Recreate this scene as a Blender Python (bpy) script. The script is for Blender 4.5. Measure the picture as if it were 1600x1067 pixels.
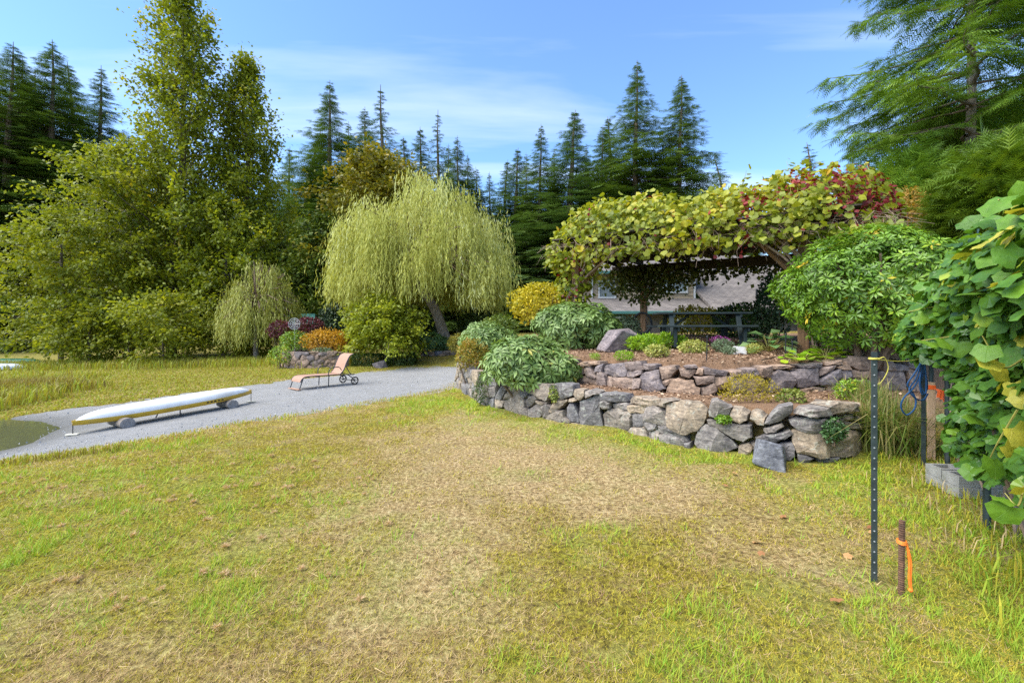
import bpy, math, random
import numpy as np
from mathutils import Matrix, Vector

for _o in list(bpy.data.objects):
    bpy.data.objects.remove(_o)
S = bpy.context.scene
COL = S.collection
R = math.radians

# ------------------------------------------------------------------ camera
F, HZ, H = 711.1, 512.0, 1.6          # focal length in photo pixels, horizon row, eye height
cam_d = bpy.data.cameras.new("camera")
cam_d.lens = 16.0
cam_d.sensor_width = 36.0
cam_d.shift_y = -21.5 / 1600
cam_d.clip_start = 0.05
cam_d.clip_end = 2000
cam = bpy.data.objects.new("camera", cam_d)
COL.objects.link(cam)
cam.location = (0, 0, H)
cam.rotation_euler = (R(90), 0, 0)
S.camera = cam

# ------------------------------------------------------------------ sky and sun
SUN_EL, SUN_AZ = 54.0, 248.0           # azimuth clockwise from +Y (the view direction): from the left, a little behind
world = bpy.data.worlds.new("World")
S.world = world
world.use_nodes = True
wn, wl = world.node_tree.nodes, world.node_tree.links
wn.clear()
w_out = wn.new("ShaderNodeOutputWorld")
w_bg = wn.new("ShaderNodeBackground")
w_bg.inputs["Strength"].default_value = 0.106
w_sky = wn.new("ShaderNodeTexSky")
w_sky.sky_type = 'NISHITA'
w_sky.sun_disc = False
w_sky.sun_elevation = R(SUN_EL)
w_sky.sun_rotation = R(SUN_AZ)
w_sky.air_density = 1.0
w_sky.dust_density = 0.15
w_sky.ozone_density = 8.0
# thin cirrus streaks: noise stretched over the dome (direction projected on a high plane)
w_tc = wn.new("ShaderNodeTexCoord")
w_sep = wn.new("ShaderNodeSeparateXYZ")
wl.new(w_tc.outputs["Generated"], w_sep.inputs[0])
def wmath(op, a, b=None, c=None):
    n = wn.new("ShaderNodeMath"); n.operation = op
    for i, v in enumerate((a, b, c)):
        if v is None: continue
        if isinstance(v, (int, float)): n.inputs[i].default_value = v
        else: wl.new(v, n.inputs[i])
    return n.outputs[0]
zc = wmath('MAXIMUM', w_sep.outputs[2], 0.03)
zc = wmath('ADD', zc, 0.12)
px_ = wmath('DIVIDE', w_sep.outputs[0], zc)
py_ = wmath('DIVIDE', w_sep.outputs[1], zc)
w_comb = wn.new("ShaderNodeCombineXYZ")
wl.new(px_, w_comb.inputs[0]); wl.new(py_, w_comb.inputs[1])
w_map = wn.new("ShaderNodeMapping")
w_map.inputs["Rotation"].default_value = (0, 0, R(24))
w_map.inputs["Scale"].default_value = (0.22, 1.15, 1)
w_map.inputs["Location"].default_value = (0.3, 0.55, 0)
wl.new(w_comb.outputs[0], w_map.inputs[0])
w_noi = wn.new("ShaderNodeTexNoise")
w_noi.inputs["Scale"].default_value = 1.35
w_noi.inputs["Detail"].default_value = 7
w_noi.inputs["Roughness"].default_value = 0.52
w_noi.inputs["Distortion"].default_value = 0.5
wl.new(w_map.outputs[0], w_noi.inputs["Vector"])
w_rmp = wn.new("ShaderNodeValToRGB")
w_rmp.color_ramp.elements[0].position = 0.49
w_rmp.color_ramp.elements[0].color = (0, 0, 0, 1)
w_rmp.color_ramp.elements[1].position = 0.92
w_rmp.color_ramp.elements[1].color = (1, 1, 1, 1)
wl.new(w_noi.outputs["Fac"], w_rmp.inputs[0])
w_mix = wn.new("ShaderNodeMixRGB")
w_mix.inputs[2].default_value = (3.9, 4.2, 4.8, 1)
wl.new(w_rmp.outputs[0], w_mix.inputs[0])
wl.new(w_sky.outputs[0], w_mix.inputs[1])
wl.new(w_mix.outputs[0], w_bg.inputs["Color"])
wl.new(w_bg.outputs[0], w_out.inputs["Surface"])

sun_d = bpy.data.lights.new("sun", 'SUN')
sun_d.energy = 2.6
sun_d.angle = R(65)
sun_d.color = (1.0, 0.94, 0.83)
sun = bpy.data.objects.new("sun", sun_d)
COL.objects.link(sun)
_sd = Vector((math.sin(R(SUN_AZ)) * math.cos(R(SUN_EL)), math.cos(R(SUN_AZ)) * math.cos(R(SUN_EL)), math.sin(R(SUN_EL))))
sun.rotation_euler = _sd.to_track_quat('Z', 'Y').to_euler()
sun.location = _sd * 60

S.view_settings.view_transform = 'Standard'
S.view_settings.look = 'None'
S.view_settings.gamma = 1.0
S.view_settings.exposure = 1.74
S.view_settings.use_curve_mapping = False
S.cycles.max_bounces = 7
S.cycles.diffuse_bounces = 5
S.cycles.glossy_bounces = 2
S.cycles.transmission_bounces = 4
S.cycles.caustics_reflective = False
S.cycles.caustics_refractive = False
S.cycles.use_denoising = False

# ------------------------------------------------------------------ helpers
rng = np.random.default_rng(11)
random.seed(5)

def at(px, py, Y):
    """world point that stands at depth Y behind photo pixel (px, py)"""
    return np.array([(px - 800) / F * Y, Y, H - (py - HZ) / F * Y])

def nrm(v):
    return v / np.maximum(np.linalg.norm(v, axis=-1, keepdims=True), 1e-9)

def _hash(ix, iy, seed):
    h = (ix.astype(np.int64) * 374761393 + iy.astype(np.int64) * 668265263 + seed * 1442695041) & 0xffffffff
    h = ((h ^ (h >> 13)) * 1274126177) & 0xffffffff
    return ((h ^ (h >> 16)) & 0xffff) / 65535.0

def vnoise(x, y, sc=1.0, seed=0):
    x = np.asarray(x, float) * sc; y = np.asarray(y, float) * sc
    ix = np.floor(x); iy = np.floor(y)
    fx = x - ix; fy = y - iy
    fx = fx * fx * (3 - 2 * fx); fy = fy * fy * (3 - 2 * fy)
    a = _hash(ix, iy, seed); b = _hash(ix + 1, iy, seed)
    c = _hash(ix, iy + 1, seed); d = _hash(ix + 1, iy + 1, seed)
    return (a * (1 - fx) + b * fx) * (1 - fy) + (c * (1 - fx) + d * fx) * fy

def fbm(x, y, sc=1.0, seed=0, octs=4):
    s = 0; a = 0.5; t = 0
    for i in range(octs):
        s = s + a * vnoise(x, y, sc * 2 ** i, seed + 17 * i); t += a; a *= 0.55
    return s / t

def np_mesh(name, V, faces, tint=None, smooth=False, attrs=None):
    """faces: list of integer arrays (n,3) or (n,4)"""
    V = np.asarray(V, np.float32)
    me = bpy.data.meshes.new(name)
    me.vertices.add(len(V)); me.vertices.foreach_set("co", V.ravel())
    faces = [np.asarray(f, np.int32) for f in faces if len(f)]
    loops = np.concatenate([f.ravel() for f in faces])
    cnt = np.concatenate([np.full(len(f), f.shape[1], np.int32) for f in faces])
    st = np.concatenate([[0], np.cumsum(cnt)[:-1]]).astype(np.int32)
    me.loops.add(len(loops)); me.loops.foreach_set("vertex_index", loops)
    me.polygons.add(len(cnt)); me.polygons.foreach_set("loop_start", st)
    me.polygons.foreach_set("use_smooth", np.full(len(cnt), bool(smooth)))
    if tint is not None:
        a = me.attributes.new("tint", 'FLOAT', 'POINT'); a.data.foreach_set("value", np.asarray(tint, np.float32))
    for k, v in (attrs or {}).items():
        a = me.attributes.new(k, 'FLOAT', 'POINT'); a.data.foreach_set("value", np.asarray(v, np.float32))
    me.update(calc_edges=True)
    return me

class Soup:
    """collects geometry that belongs to ONE part"""
    def __init__(s): s.V = []; s.F = []; s.T = []; s.n = 0
    def add(s, V, faces, tint=0.5):
        V = np.asarray(V, float).reshape(-1, 3)
        if not isinstance(faces, list): faces = [faces]
        for f in faces:
            f = np.asarray(f, np.int64)
            if len(f): s.F.append(f + s.n)
        s.V.append(V); s.T.append(np.broadcast_to(np.asarray(tint, float), (len(V),)).copy())
        s.n += len(V)
        return s
    def mesh(s, name, smooth=False):
        return np_mesh(name, np.concatenate(s.V), s.F, np.concatenate(s.T), smooth)
    def obj(s, name, mat, parent=None, smooth=False, **kw):
        return link(name, s.mesh(name, smooth), mat, parent, **kw)

def link(name, me, mat=None, parent=None, label=None, cat=None, group=None, kind=None):
    o = bpy.data.objects.new(name, me)
    COL.objects.link(o)
    if mat is not None and me is not None and not me.materials: me.materials.append(mat)
    if parent is not None:
        o.parent = parent
        # parts are built in world space: undo the parent's own placement
        o.matrix_parent_inverse = PINV.get(parent.name, Matrix())
    tag(o, label, cat, group, kind)
    return o

PINV = {}
def tag(o, label=None, cat=None, group=None, kind=None):
    if label: o["label"] = label
    if cat: o["category"] = cat
    if group: o["group"] = group
    if kind: o["kind"] = kind
    return o

def thing(name, loc, label, cat, group=None):
    o = bpy.data.objects.new(name, None)
    COL.objects.link(o)
    o.location = [float(v) for v in loc]
    o.empty_display_size = 0.1
    PINV[o.name] = Matrix.Translation(-Vector(o.location))
    return tag(o, label, cat, group)

def box_vf(c, s, rot=None):
    """8 verts, 6 quads; c centre, s full size, rot 3x3"""
    v = np.array([[x, y, z] for x in (-.5, .5) for y in (-.5, .5) for z in (-.5, .5)]) * np.asarray(s, float)
    if rot is not None: v = v @ np.asarray(rot).T
    f = np.array([[0, 1, 3, 2], [4, 6, 7, 5], [0, 4, 5, 1], [2, 3, 7, 6], [0, 2, 6, 4], [1, 5, 7, 3]])
    return v + np.asarray(c, float), f

def bbox(sp, c, s, rot=None, bev=0.0, tint=0.5):
    """bevelled box (12 bevel strips + 8 corners) into a Soup"""
    if bev <= 0:
        return sp.add(*box_vf(c, s, rot), tint)
    hs = np.asarray(s, float) / 2; b = min(bev, hs.min() * 0.9)
    V = []; idx = {}
    for sx in (-1, 1):
        for sy in (-1, 1):
            for sz in (-1, 1):
                sg = np.array([sx, sy, sz])
                for ax in range(3):
                    p = sg * (hs - b); p[ax] = sg[ax] * hs[ax]
                    idx[(sx, sy, sz, ax)] = len(V); V.append(p)
    V = np.array(V); Q = []; T = []
    for ax in range(3):
        u, w = (ax + 1) % 3, (ax + 2) % 3
        for sg in (-1, 1):
            q = []
            for a, c2 in ((-1, -1), (1, -1), (1, 1), (-1, 1)):
                k = [0, 0, 0]; k[ax] = sg; k[u] = a; k[w] = c2
                q.append(idx[(k[0], k[1], k[2], ax)])
            Q.append(q if sg > 0 else q[::-1])
    for ax in range(3):
        u, w = (ax + 1) % 3, (ax + 2) % 3
        for a in (-1, 1):
            for c2 in (-1, 1):
                q = []
                for e, ff in ((-1, u), (1, u), (1, w), (-1, w)):
                    k = [0, 0, 0]; k[ax] = e; k[u] = a; k[w] = c2
                    q.append(idx[(k[0], k[1], k[2], ff)])
                Q.append(q if a * c2 > 0 else q[::-1])
    for sx in (-1, 1):
        for sy in (-1, 1):
            for sz in (-1, 1):
                t = [idx[(sx, sy, sz, k)] for k in range(3)]
                T.append(t if sx * sy * sz > 0 else t[::-1])
    if rot is not None: V = V @ np.asarray(rot).T
    return sp.add(V + np.asarray(c, float), [np.array(Q), np.array(T)], tint)

def rotz(a):
    c, s_ = math.cos(a), math.sin(a)
    return np.array([[c, -s_, 0], [s_, c, 0], [0, 0, 1.0]])

def tube_vf(P, rad, n=6, cap=True):
    P = np.asarray(P, float); m = len(P)
    rad = np.broadcast_to(np.asarray(rad, float), (m,))
    T = nrm(np.gradient(P, axis=0))
    up = np.array([0, 0, 1.0]) if abs(T[0][2]) < 0.9 else np.array([1.0, 0, 0])
    V = np.zeros((m, n, 3)); ang = np.arange(n) * 2 * math.pi / n
    u = nrm(np.cross(T[0], up))
    for i in range(m):
        u = nrm(u - T[i] * np.dot(u, T[i])); w = np.cross(T[i], u)
        V[i] = P[i] + rad[i] * (np.cos(ang)[:, None] * u + np.sin(ang)[:, None] * w)
    i = np.arange(m - 1)[:, None]; j = np.arange(n)[None, :]; k = (j + 1) % n
    Q = np.stack([i * n + j, i * n + k, (i + 1) * n + k, (i + 1) * n + j], -1).reshape(-1, 4)
    fs = [Q]
    if cap:
        t1 = [[0, a + 1, a] for a in range(1, n - 1)]
        o = (m - 1) * n
        t2 = [[o, o + a, o + a + 1] for a in range(1, n - 1)]
        fs.append(np.array(t1 + t2))
    return V.reshape(-1, 3), fs

def tube(sp, P, rad, n=6, tint=0.5, cap=True):
    V, fs = tube_vf(P, rad, n, cap); return sp.add(V, fs, tint)

def smooth_path(pts, n=24):
    pts = np.asarray(pts, float)
    p = np.vstack([2 * pts[0] - pts[1], pts, 2 * pts[-1] - pts[-2]])
    out = []
    seg = max(2, n // (len(pts) - 1))
    for i in range(1, len(p) - 2):
        for t in np.linspace(0, 1, seg, endpoint=False):
            a, b, c, d = p[i - 1], p[i], p[i + 1], p[i + 2]
            out.append(0.5 * ((2 * b) + (c - a) * t + (2 * a - 5 * b + 4 * c - d) * t * t + (3 * b - a - 3 * c + d) * t ** 3))
    out.append(pts[-1])
    return np.array(out)

def lathe_vf(prof, n=16):
    """prof: list of (r, z)"""
    prof = np.asarray(prof, float); m = len(prof); a = np.arange(n) * 2 * math.pi / n
    V = np.stack([prof[:, 0, None] * np.cos(a), prof[:, 0, None] * np.sin(a), np.repeat(prof[:, 1, None], n, 1)], -1).reshape(-1, 3)
    i = np.arange(m - 1)[:, None]; j = np.arange(n)[None, :]; k = (j + 1) % n
    return V, np.stack([i * n + j, i * n + k, (i + 1) * n + k, (i + 1) * n + j], -1).reshape(-1, 4)

# ---- leaf templates: +Y along the leaf, +Z its upper side
LANCE = (np.array([[0, 0, 0], [-.17, .50, .035], [0, .52, -.015], [.17, .50, .035], [0, 1, -.10]]),
         np.array([[0, 2, 1], [0, 3, 2], [1, 2, 4], [2, 3, 4]]))
OVAL = (np.array([[0, 0, 0], [-.30, .45, .06], [.30, .45, .06], [0, 1, -.06]]), np.array([[0, 2, 1], [1, 2, 3]]))
NARROW = (np.array([[0, 0, 0], [-.12, .45, .02], [.12, .45, .02], [0, 1, -.05]]), np.array([[0, 2, 1], [1, 2, 3]]))
BLADE = (np.array([[-.5, 0, 0], [.5, 0, 0], [0, 1, 0]]), np.array([[0, 1, 2]]))
def _spray():
    V = [[-.02, 0, 0], [.02, 0, 0], [0, 1, -.05]]; T = [[0, 1, 2]]
    for k in range(6):
        y = .06 + .145 * k; L = .42 * (1 - .62 * y) * (0.8 if k % 2 else 1)
        for s in (-1, 1):
            b = len(V)
            V += [[0, y, 0], [s * .02, y + .10, 0], [s * L, y + .30, -.06]]
            T.append([b, b + 1, b + 2] if s < 0 else [b, b + 2, b + 1])
    return np.array(V), np.array(T)
SPRAY = _spray()
def _lobed(seed, asp=1.0, n=15):
    r_ = np.random.default_rng(seed); V = [[0, .12, 0.0]]
    for k in range(n):
        a = -math.pi / 2 + 2 * math.pi * (k + .5) / n
        lob = 1 + .10 * math.cos(5 * (a - math.pi / 2)) + r_.uniform(-.05, .05) - .06 * (k % 2)
        rr = .5 * lob
        if k in (0, n - 1): rr *= .62
        x, y = rr * math.cos(a) * asp, .42 + rr * math.sin(a)
        V.append([x, y, -.22 * (x * x + (y - .45) ** 2) * 2.2 + r_.uniform(-.05, .05) + .12 * abs(x)])
    V[0] = [0, .42, -.02]
    T = [[0, k + 1, (k + 1) % n + 1] for k in range(n)]
    return np.array(V), np.array(T)
LOBED = [_lobed(s) for s in range(4)]
LOBES = [_lobed(s, 1.0, 9) for s in range(4)]
_a = np.arange(9) * 2 * math.pi / 9
ROUND = (np.vstack([[[0, .5, -.06]], np.stack([.5 * np.cos(_a), .5 + .5 * np.sin(_a), .03 * np.cos(3 * _a) + .02], -1)]),
         np.array([[0, k + 1, (k + 1) % 9 + 1] for k in range(9)]))

def frames(D, N):
    y = nrm(D); z = nrm(N - y * np.sum(N * y, -1, keepdims=True)); x = np.cross(y, z)
    return np.stack([x, y, z], -1)

def scatter(sp, tmpl, P, D, N, sc, tint, wid=1.0):
    """put copies of a leaf template at P, pointing along D, upper side N"""
    TV, TF = tmpl; n = len(P); k = len(TV)
    if n == 0: return
    M = frames(D, N)
    sc = np.broadcast_to(np.asarray(sc, float), (n,)); wid = np.broadcast_to(np.asarray(wid, float), (n,))
    L = TV[None] * sc[:, None, None] * np.stack([wid, np.ones(n), np.ones(n)], -1)[:, None, :]
    V = np.einsum('nij,nkj->nki', M, L) + P[:, None, :]
    Fc = (TF[None] + (np.arange(n) * k)[:, None, None]).reshape(-1, TF.shape[1])
    tt = np.repeat(np.broadcast_to(np.asarray(tint, float), (n,)), k)
    sp.add(V.reshape(-1, 3), Fc, tt)

def rdir(n, r=None):
    r = r or rng
    return nrm(r.normal(size=(n, 3)))

# ------------------------------------------------------------------ materials
def mat_new(name):
    m = bpy.data.materials.new(name); m.use_nodes = True
    nt = m.node_tree; nt.nodes.clear()
    out = nt.nodes.new("ShaderNodeOutputMaterial")
    b = nt.nodes.new("ShaderNodeBsdfPrincipled")
    nt.links.new(b.outputs[0], out.inputs[0])
    return m, nt, b, out

def ramp(nt, fac, stops, mode='LINEAR'):
    r_ = nt.nodes.new("ShaderNodeValToRGB"); cr = r_.color_ramp; cr.interpolation = mode
    while len(cr.elements) < len(stops): cr.elements.new(0.5)
    for e, (p, c) in zip(cr.elements, stops):
        e.position = p; e.color = (*c, 1)
    nt.links.new(fac, r_.inputs[0]); return r_.outputs[0]

def attr(nt, name):
    a = nt.nodes.new("ShaderNodeAttribute"); a.attribute_name = name; return a.outputs["Fac"]

def noise(nt, scale, detail=4, rough=.55, vec=None, dist=0, mapscale=None):
    n = nt.nodes.new("ShaderNodeTexNoise")
    n.inputs["Scale"].default_value = scale; n.inputs["Detail"].default_value = detail
    n.inputs["Roughness"].default_value = rough; n.inputs["Distortion"].default_value = dist
    if vec is None:
        tc = nt.nodes.new("ShaderNodeTexCoord"); vec = tc.outputs["Object"]
    if mapscale is not None:
        mp = nt.nodes.new("ShaderNodeMapping"); mp.inputs["Scale"].default_value = mapscale
        nt.links.new(vec, mp.inputs[0]); vec = mp.outputs[0]
    nt.links.new(vec, n.inputs["Vector"]); return n.outputs["Fac"]

def mixc(nt, fac, a, b, mode='MIX'):
    n = nt.nodes.new("ShaderNodeMixRGB"); n.blend_type = mode
    for i, v in enumerate((fac, a, b)):
        if isinstance(v, (int, float)): n.inputs[i].default_value = v
        elif isinstance(v, tuple): n.inputs[i].default_value = (*v, 1)
        else: nt.links.new(v, n.inputs[i])
    return n.outputs[0]

def math_n(nt, op, a, b=None, clamp=False):
    n = nt.nodes.new("ShaderNodeMath"); n.operation = op; n.use_clamp = clamp
    for i, v in enumerate((a, b)):
        if v is None: continue
        if isinstance(v, (int, float)): n.inputs[i].default_value = v
        else: nt.links.new(v, n.inputs[i])
    return n.outputs[0]

def bump(nt, b, h, strength=.5, dist=.02):
    n = nt.nodes.new("ShaderNodeBump"); n.inputs["Strength"].default_value = strength
    n.inputs["Distance"].default_value = dist
    nt.links.new(h, n.inputs["Height"]); nt.links.new(n.outputs[0], b.inputs["Normal"])

def leaf_mat(name, stops, rough=.5, trans=.3, spec=.35, veins=False):
    m, nt, b, out = mat_new(name)
    c = ramp(nt, attr(nt, "tint"), stops)
    if veins == 'obj':
        tc = nt.nodes.new("ShaderNodeTexCoord"); sx = nt.nodes.new("ShaderNodeSeparateXYZ"); nt.links.new(tc.outputs["Object"], sx.inputs[0])
        v_ = math_n(nt, 'SUBTRACT', sx.outputs[1], .06); ang = math_n(nt, 'ARCTAN2', sx.outputs[0], v_)
        rr = math_n(nt, 'SQRT', math_n(nt, 'ADD', math_n(nt, 'MULTIPLY', sx.outputs[0], sx.outputs[0]), math_n(nt, 'MULTIPLY', v_, v_)))
        dv = math_n(nt, 'MULTIPLY', math_n(nt, 'ABSOLUTE', math_n(nt, 'SINE', math_n(nt, 'MULTIPLY', ang, 3.6))), rr)
        sec = math_n(nt, 'ABSOLUTE', math_n(nt, 'SINE', math_n(nt, 'ADD', math_n(nt, 'MULTIPLY', rr, 34), math_n(nt, 'MULTIPLY', dv, 26))))
        vm = math_n(nt, 'MAXIMUM', ramp(nt, dv, [(.006, (1, 1, 1)), (.022, (0, 0, 0))]), math_n(nt, 'MULTIPLY', ramp(nt, sec, [(.0, (1, 1, 1)), (.22, (0, 0, 0))]), .35))
        c = mixc(nt, math_n(nt, 'MULTIPLY', vm, .55), c, mixc(nt, 1.0, c, (1.9, 1.7, 1.9), 'MULTIPLY'))
        oi = nt.nodes.new("ShaderNodeObjectInfo"); va = nt.nodes.new("ShaderNodeVectorMath"); va.operation = 'ADD'
        nt.links.new(tc.outputs["Object"], va.inputs[0]); nt.links.new(math_n(nt, 'MULTIPLY', oi.outputs["Random"], 50), va.inputs[1])
        nz = noise(nt, 3.0, 5, .6, va.outputs[0])
        c = mixc(nt, 1.0, c, ramp(nt, nz, [(.3, (.72, .78, .7)), (.7, (1.25, 1.2, 1.1))]), 'MULTIPLY')
        c = mixc(nt, math_n(nt, 'MULTIPLY', ramp(nt, noise(nt, 7.0, 4, .7, va.outputs[0]), [(.64, (0, 0, 0)), (.70, (1, 1, 1))]), .75), c, (.20, .12, .04))
        bump(nt, b, math_n(nt, 'SUBTRACT', nz, math_n(nt, 'MULTIPLY', vm, .6)), .5, .012)
    elif veins:
        nz = noise(nt, 22, 3); c = mixc(nt, math_n(nt, 'MULTIPLY', nz, .5), c, mixc(nt, 1.0, c, (.45, .5, .35), 'MULTIPLY'))
        bump(nt, b, noise(nt, 30, 2), .35, .01)
    nt.links.new(c, b.inputs["Base Color"])
    b.inputs["Roughness"].default_value = rough
    b.inputs["Specular IOR Level"].default_value = spec
    t = nt.nodes.new("ShaderNodeBsdfTranslucent")
    nt.links.new(mixc(nt, 1.0, c, (1.25, 1.2, .6), 'MULTIPLY'), t.inputs[0])
    ms = nt.nodes.new("ShaderNodeMixShader"); ms.inputs[0].default_value = trans
    nt.links.new(b.outputs[0], ms.inputs[1]); nt.links.new(t.outputs[0], ms.inputs[2])
    nt.links.new(ms.outputs[0], out.inputs[0])
    return m

def plain(name, col, rough=.6, var=.25, nscale=8, metal=0, spec=.4, bmp=0.0, bscale=40, stretch=None, dirt=None):
    m, nt, b, out = mat_new(name)
    nz = noise(nt, nscale, 5, mapscale=stretch)
    d = tuple(max(0, c * (1 - var)) for c in col); l = tuple(min(1, c * (1 + var)) for c in col)
    c = ramp(nt, nz, [(.3, d), (.7, l)])
    if dirt is not None:
        dn = noise(nt, nscale * .6, 6, .65)
        c = mixc(nt, ramp(nt, dn, [(.5, (0, 0, 0)), (.68, (.8, .8, .8))]), c, dirt)
    nt.links.new(c, b.inputs["Base Color"])
    b.inputs["Roughness"].default_value = rough; b.inputs["Metallic"].default_value = metal
    b.inputs["Specular IOR Level"].default_value = spec
    if bmp > 0: bump(nt, b, noise(nt, bscale, 4, mapscale=stretch), bmp, .01)
    return m

def bark_mat(name, col):
    m, nt, b, out = mat_new(name)
    nz = noise(nt, 6, 6, .65, mapscale=(3, 3, .5))
    c = ramp(nt, nz, [(.3, tuple(x * .45 for x in col)), (.7, tuple(min(1, x * 1.35) for x in col))])
    nt.links.new(c, b.inputs["Base Color"]); b.inputs["Roughness"].default_value = .9
    bump(nt, b, nz, .8, .04)
    return m

M = {}
M['bark'] = bark_mat('bark', (.16, .12, .09))
M['bark_grey'] = bark_mat('bark_grey', (.22, .19, .16))
M['twig'] = plain('twig', (.16, .11, .075), .85, .4, 12)
M['deadtwig'] = plain('deadtwig', (.24, .17, .12), .85, .4, 12)

# ================================================================== TERRAIN
CP = np.array([
 (0,0,0),(0,3,0),(3,3,0),(-3,3,0),(4,5,0),(0,6,0),(-3,6,-.02),(-1,10,-.03),(2,6,0),(-6,4.5,-.06),(-6.4,5.7,-.12),(-5,8,-.12),(-3,10.5,-.1),
 (-1.5,12.5,-.08),(-8,3,-.35),(-9,5,-.52),(-8.6,7.7,-.5),(-10.3,10.4,-.5),(-10,8.5,-.62),(-13,9,-.8),(-11,6,-.75),(-15,6,-.95),(-16,9.5,-.8),
 (-8.06,9.4,-.42),(-7,11.2,-.36),(-6.4,13.5,-.24),(-5.2,14.8,-.22),(-4,20,-.25),(-2,17,-.15),(-6,10,-.3),(-7.2,8.2,-.4),
 (-11.1,11.1,-.42),(-14,12,-.46),(-8,17,-.28),(-14,16,-.38),(-20,15,-.55),(-18,20,-.4),(-12,24,-.25),(-25,24,-.45),(-30,35,-.3),(-10,35,.1),
 (-5,23.5,.15),(0,26,.8),(-8,26,.1),(4,30,1.3),(10,25,1.4),(20,20,1.2),(0,21,.2),(-1.5,21.5,0),(8,4,.05),(6,3,0),(20,5,.3),(0,-12,0),
 (4,17,1.35),(8,15,1.38),(2,16.5,1.1),(14,12,1.3),(60,30,1.5),(-60,40,-.4),(0,80,2),(80,90,2),(-80,90,1),(0,160,3),(120,160,3),(-120,160,2),
 (-60,-15,-.5),(60,-15,.3)], float)
_d = np.linalg.norm(CP[:, None, :2] - CP[None, :, :2], axis=-1)
_n = len(CP)
_A = np.zeros((_n + 3, _n + 3)); _A[:_n, :_n] = _d
_A[:_n, _n] = 1; _A[:_n, _n + 1:] = CP[:, :2]; _A[_n, :_n] = 1; _A[_n + 1:, :_n] = CP[:, :2].T
_w = np.linalg.solve(_A, np.concatenate([CP[:, 2], np.zeros(3)]))
def base_z(x, y):
    x = np.asarray(x, float); y = np.asarray(y, float); z = _w[_n] + _w[_n + 1] * x + _w[_n + 2] * y
    for i in range(_n): z = z + _w[i] * np.sqrt((x - CP[i, 0]) ** 2 + (y - CP[i, 1]) ** 2 + 0.15)
    return z

def inside(poly, x, y):
    c = np.zeros(np.shape(x), bool); p = np.asarray(poly, float); j = len(p) - 1
    for i in range(len(p)):
        cond = ((p[i, 1] > y) != (p[j, 1] > y))
        with np.errstate(divide='ignore', invalid='ignore'):
            xi = (p[j, 0] - p[i, 0]) * (y - p[i, 1]) / (p[j, 1] - p[i, 1]) + p[i, 0]
        c ^= cond & (x < xi); j = i
    return c

def pl_dist(path, x, y):
    best = np.full(np.shape(x), 1e9)
    for a, b in zip(path[:-1], path[1:]):
        a = np.asarray(a); b = np.asarray(b); ab = b - a
        t = np.clip(((x - a[0]) * ab[0] + (y - a[1]) * ab[1]) / (ab @ ab), 0, 1)
        best = np.minimum(best, np.hypot(x - a[0] - t * ab[0], y - a[1] - t * ab[1]))
    return best

# front faces of the two retaining walls, left to right (plan)
LOW = np.array([(-1.53,12.8),(-.78,10.1),(-.36,9.1),(.295,8.1),(.95,7.42),(1.44,7.15),(1.75,6.9),(1.98,6.5),(2.35,6.02),(2.85,5.78),(3.22,5.52),(3.6,5.36),(4.05,5.5),(4.35,5.75)])
UPP = np.array([(.2,9.6),(1.2,8.55),(1.75,7.9),(2.23,7.42),(2.85,7.02),(3.6,7.02),(4.3,7.25),(5.0,7.32),(5.9,7.42),(6.7,7.45)])
def offset(path, d):
    t = nrm(np.gradient(path, axis=0)); return path + d * np.stack([-t[:, 1], t[:, 0]], -1)
LOWB, UPPB = offset(LOW, .2), offset(UPP, .2)
LOWPOLY = np.vstack([LOWB, [(5.1,6.3),(7,6.6),(14,7),(14,16),(4,17),(0,16.5),(-1.0,14.5)]])
UPPPOLY = np.vstack([UPPB, [(8.5,7.6),(14,7.8),(14,16),(4,17),(.8,15.5),(.0,12.5)]])
def ground_z(x, y):
    x = np.asarray(x, float); y = np.asarray(y, float)
    z = base_z(x, y)
    lo = inside(LOWPOLY, x, y); up = inside(UPPPOLY, x, y)
    d = pl_dist(UPPB, x, y)
    zl = .56 + .02 * vnoise(x, y, 3, 4)
    zu = 1.03 + np.minimum(.34, .075 * d) + .05 * (fbm(x, y, 1.5, 9) - .5)
    z = np.where(lo, np.maximum(zl, np.minimum(z, 1.3)), z)
    z = np.where(up, np.maximum(zu, np.minimum(z, 1.4)), z)
    return z
def gz(x, y): return float(ground_z(np.array([x]), np.array([y]))[0])

GRAVEL = np.array([(-7.7,6.3),(-6.6,6.1),(-5.9,6.5),(-5.5,7.1),(-4.74,8.43),(-3.4,10.07),(-2.4,11.4),(-1.55,12.7),(-1.1,14.5),(-1.2,17),(-1.6,19.8),(-3.0,20.6),(-4.8,20.6),
    (-6.0,19.2),(-7.8,16.6),(-9.2,14.0),(-10.2,12.4),(-11.2,11.2),(-12,10.2),(-14,9),(-16,7.2),(-15.5,4.5),(-9,4.6)])

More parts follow.
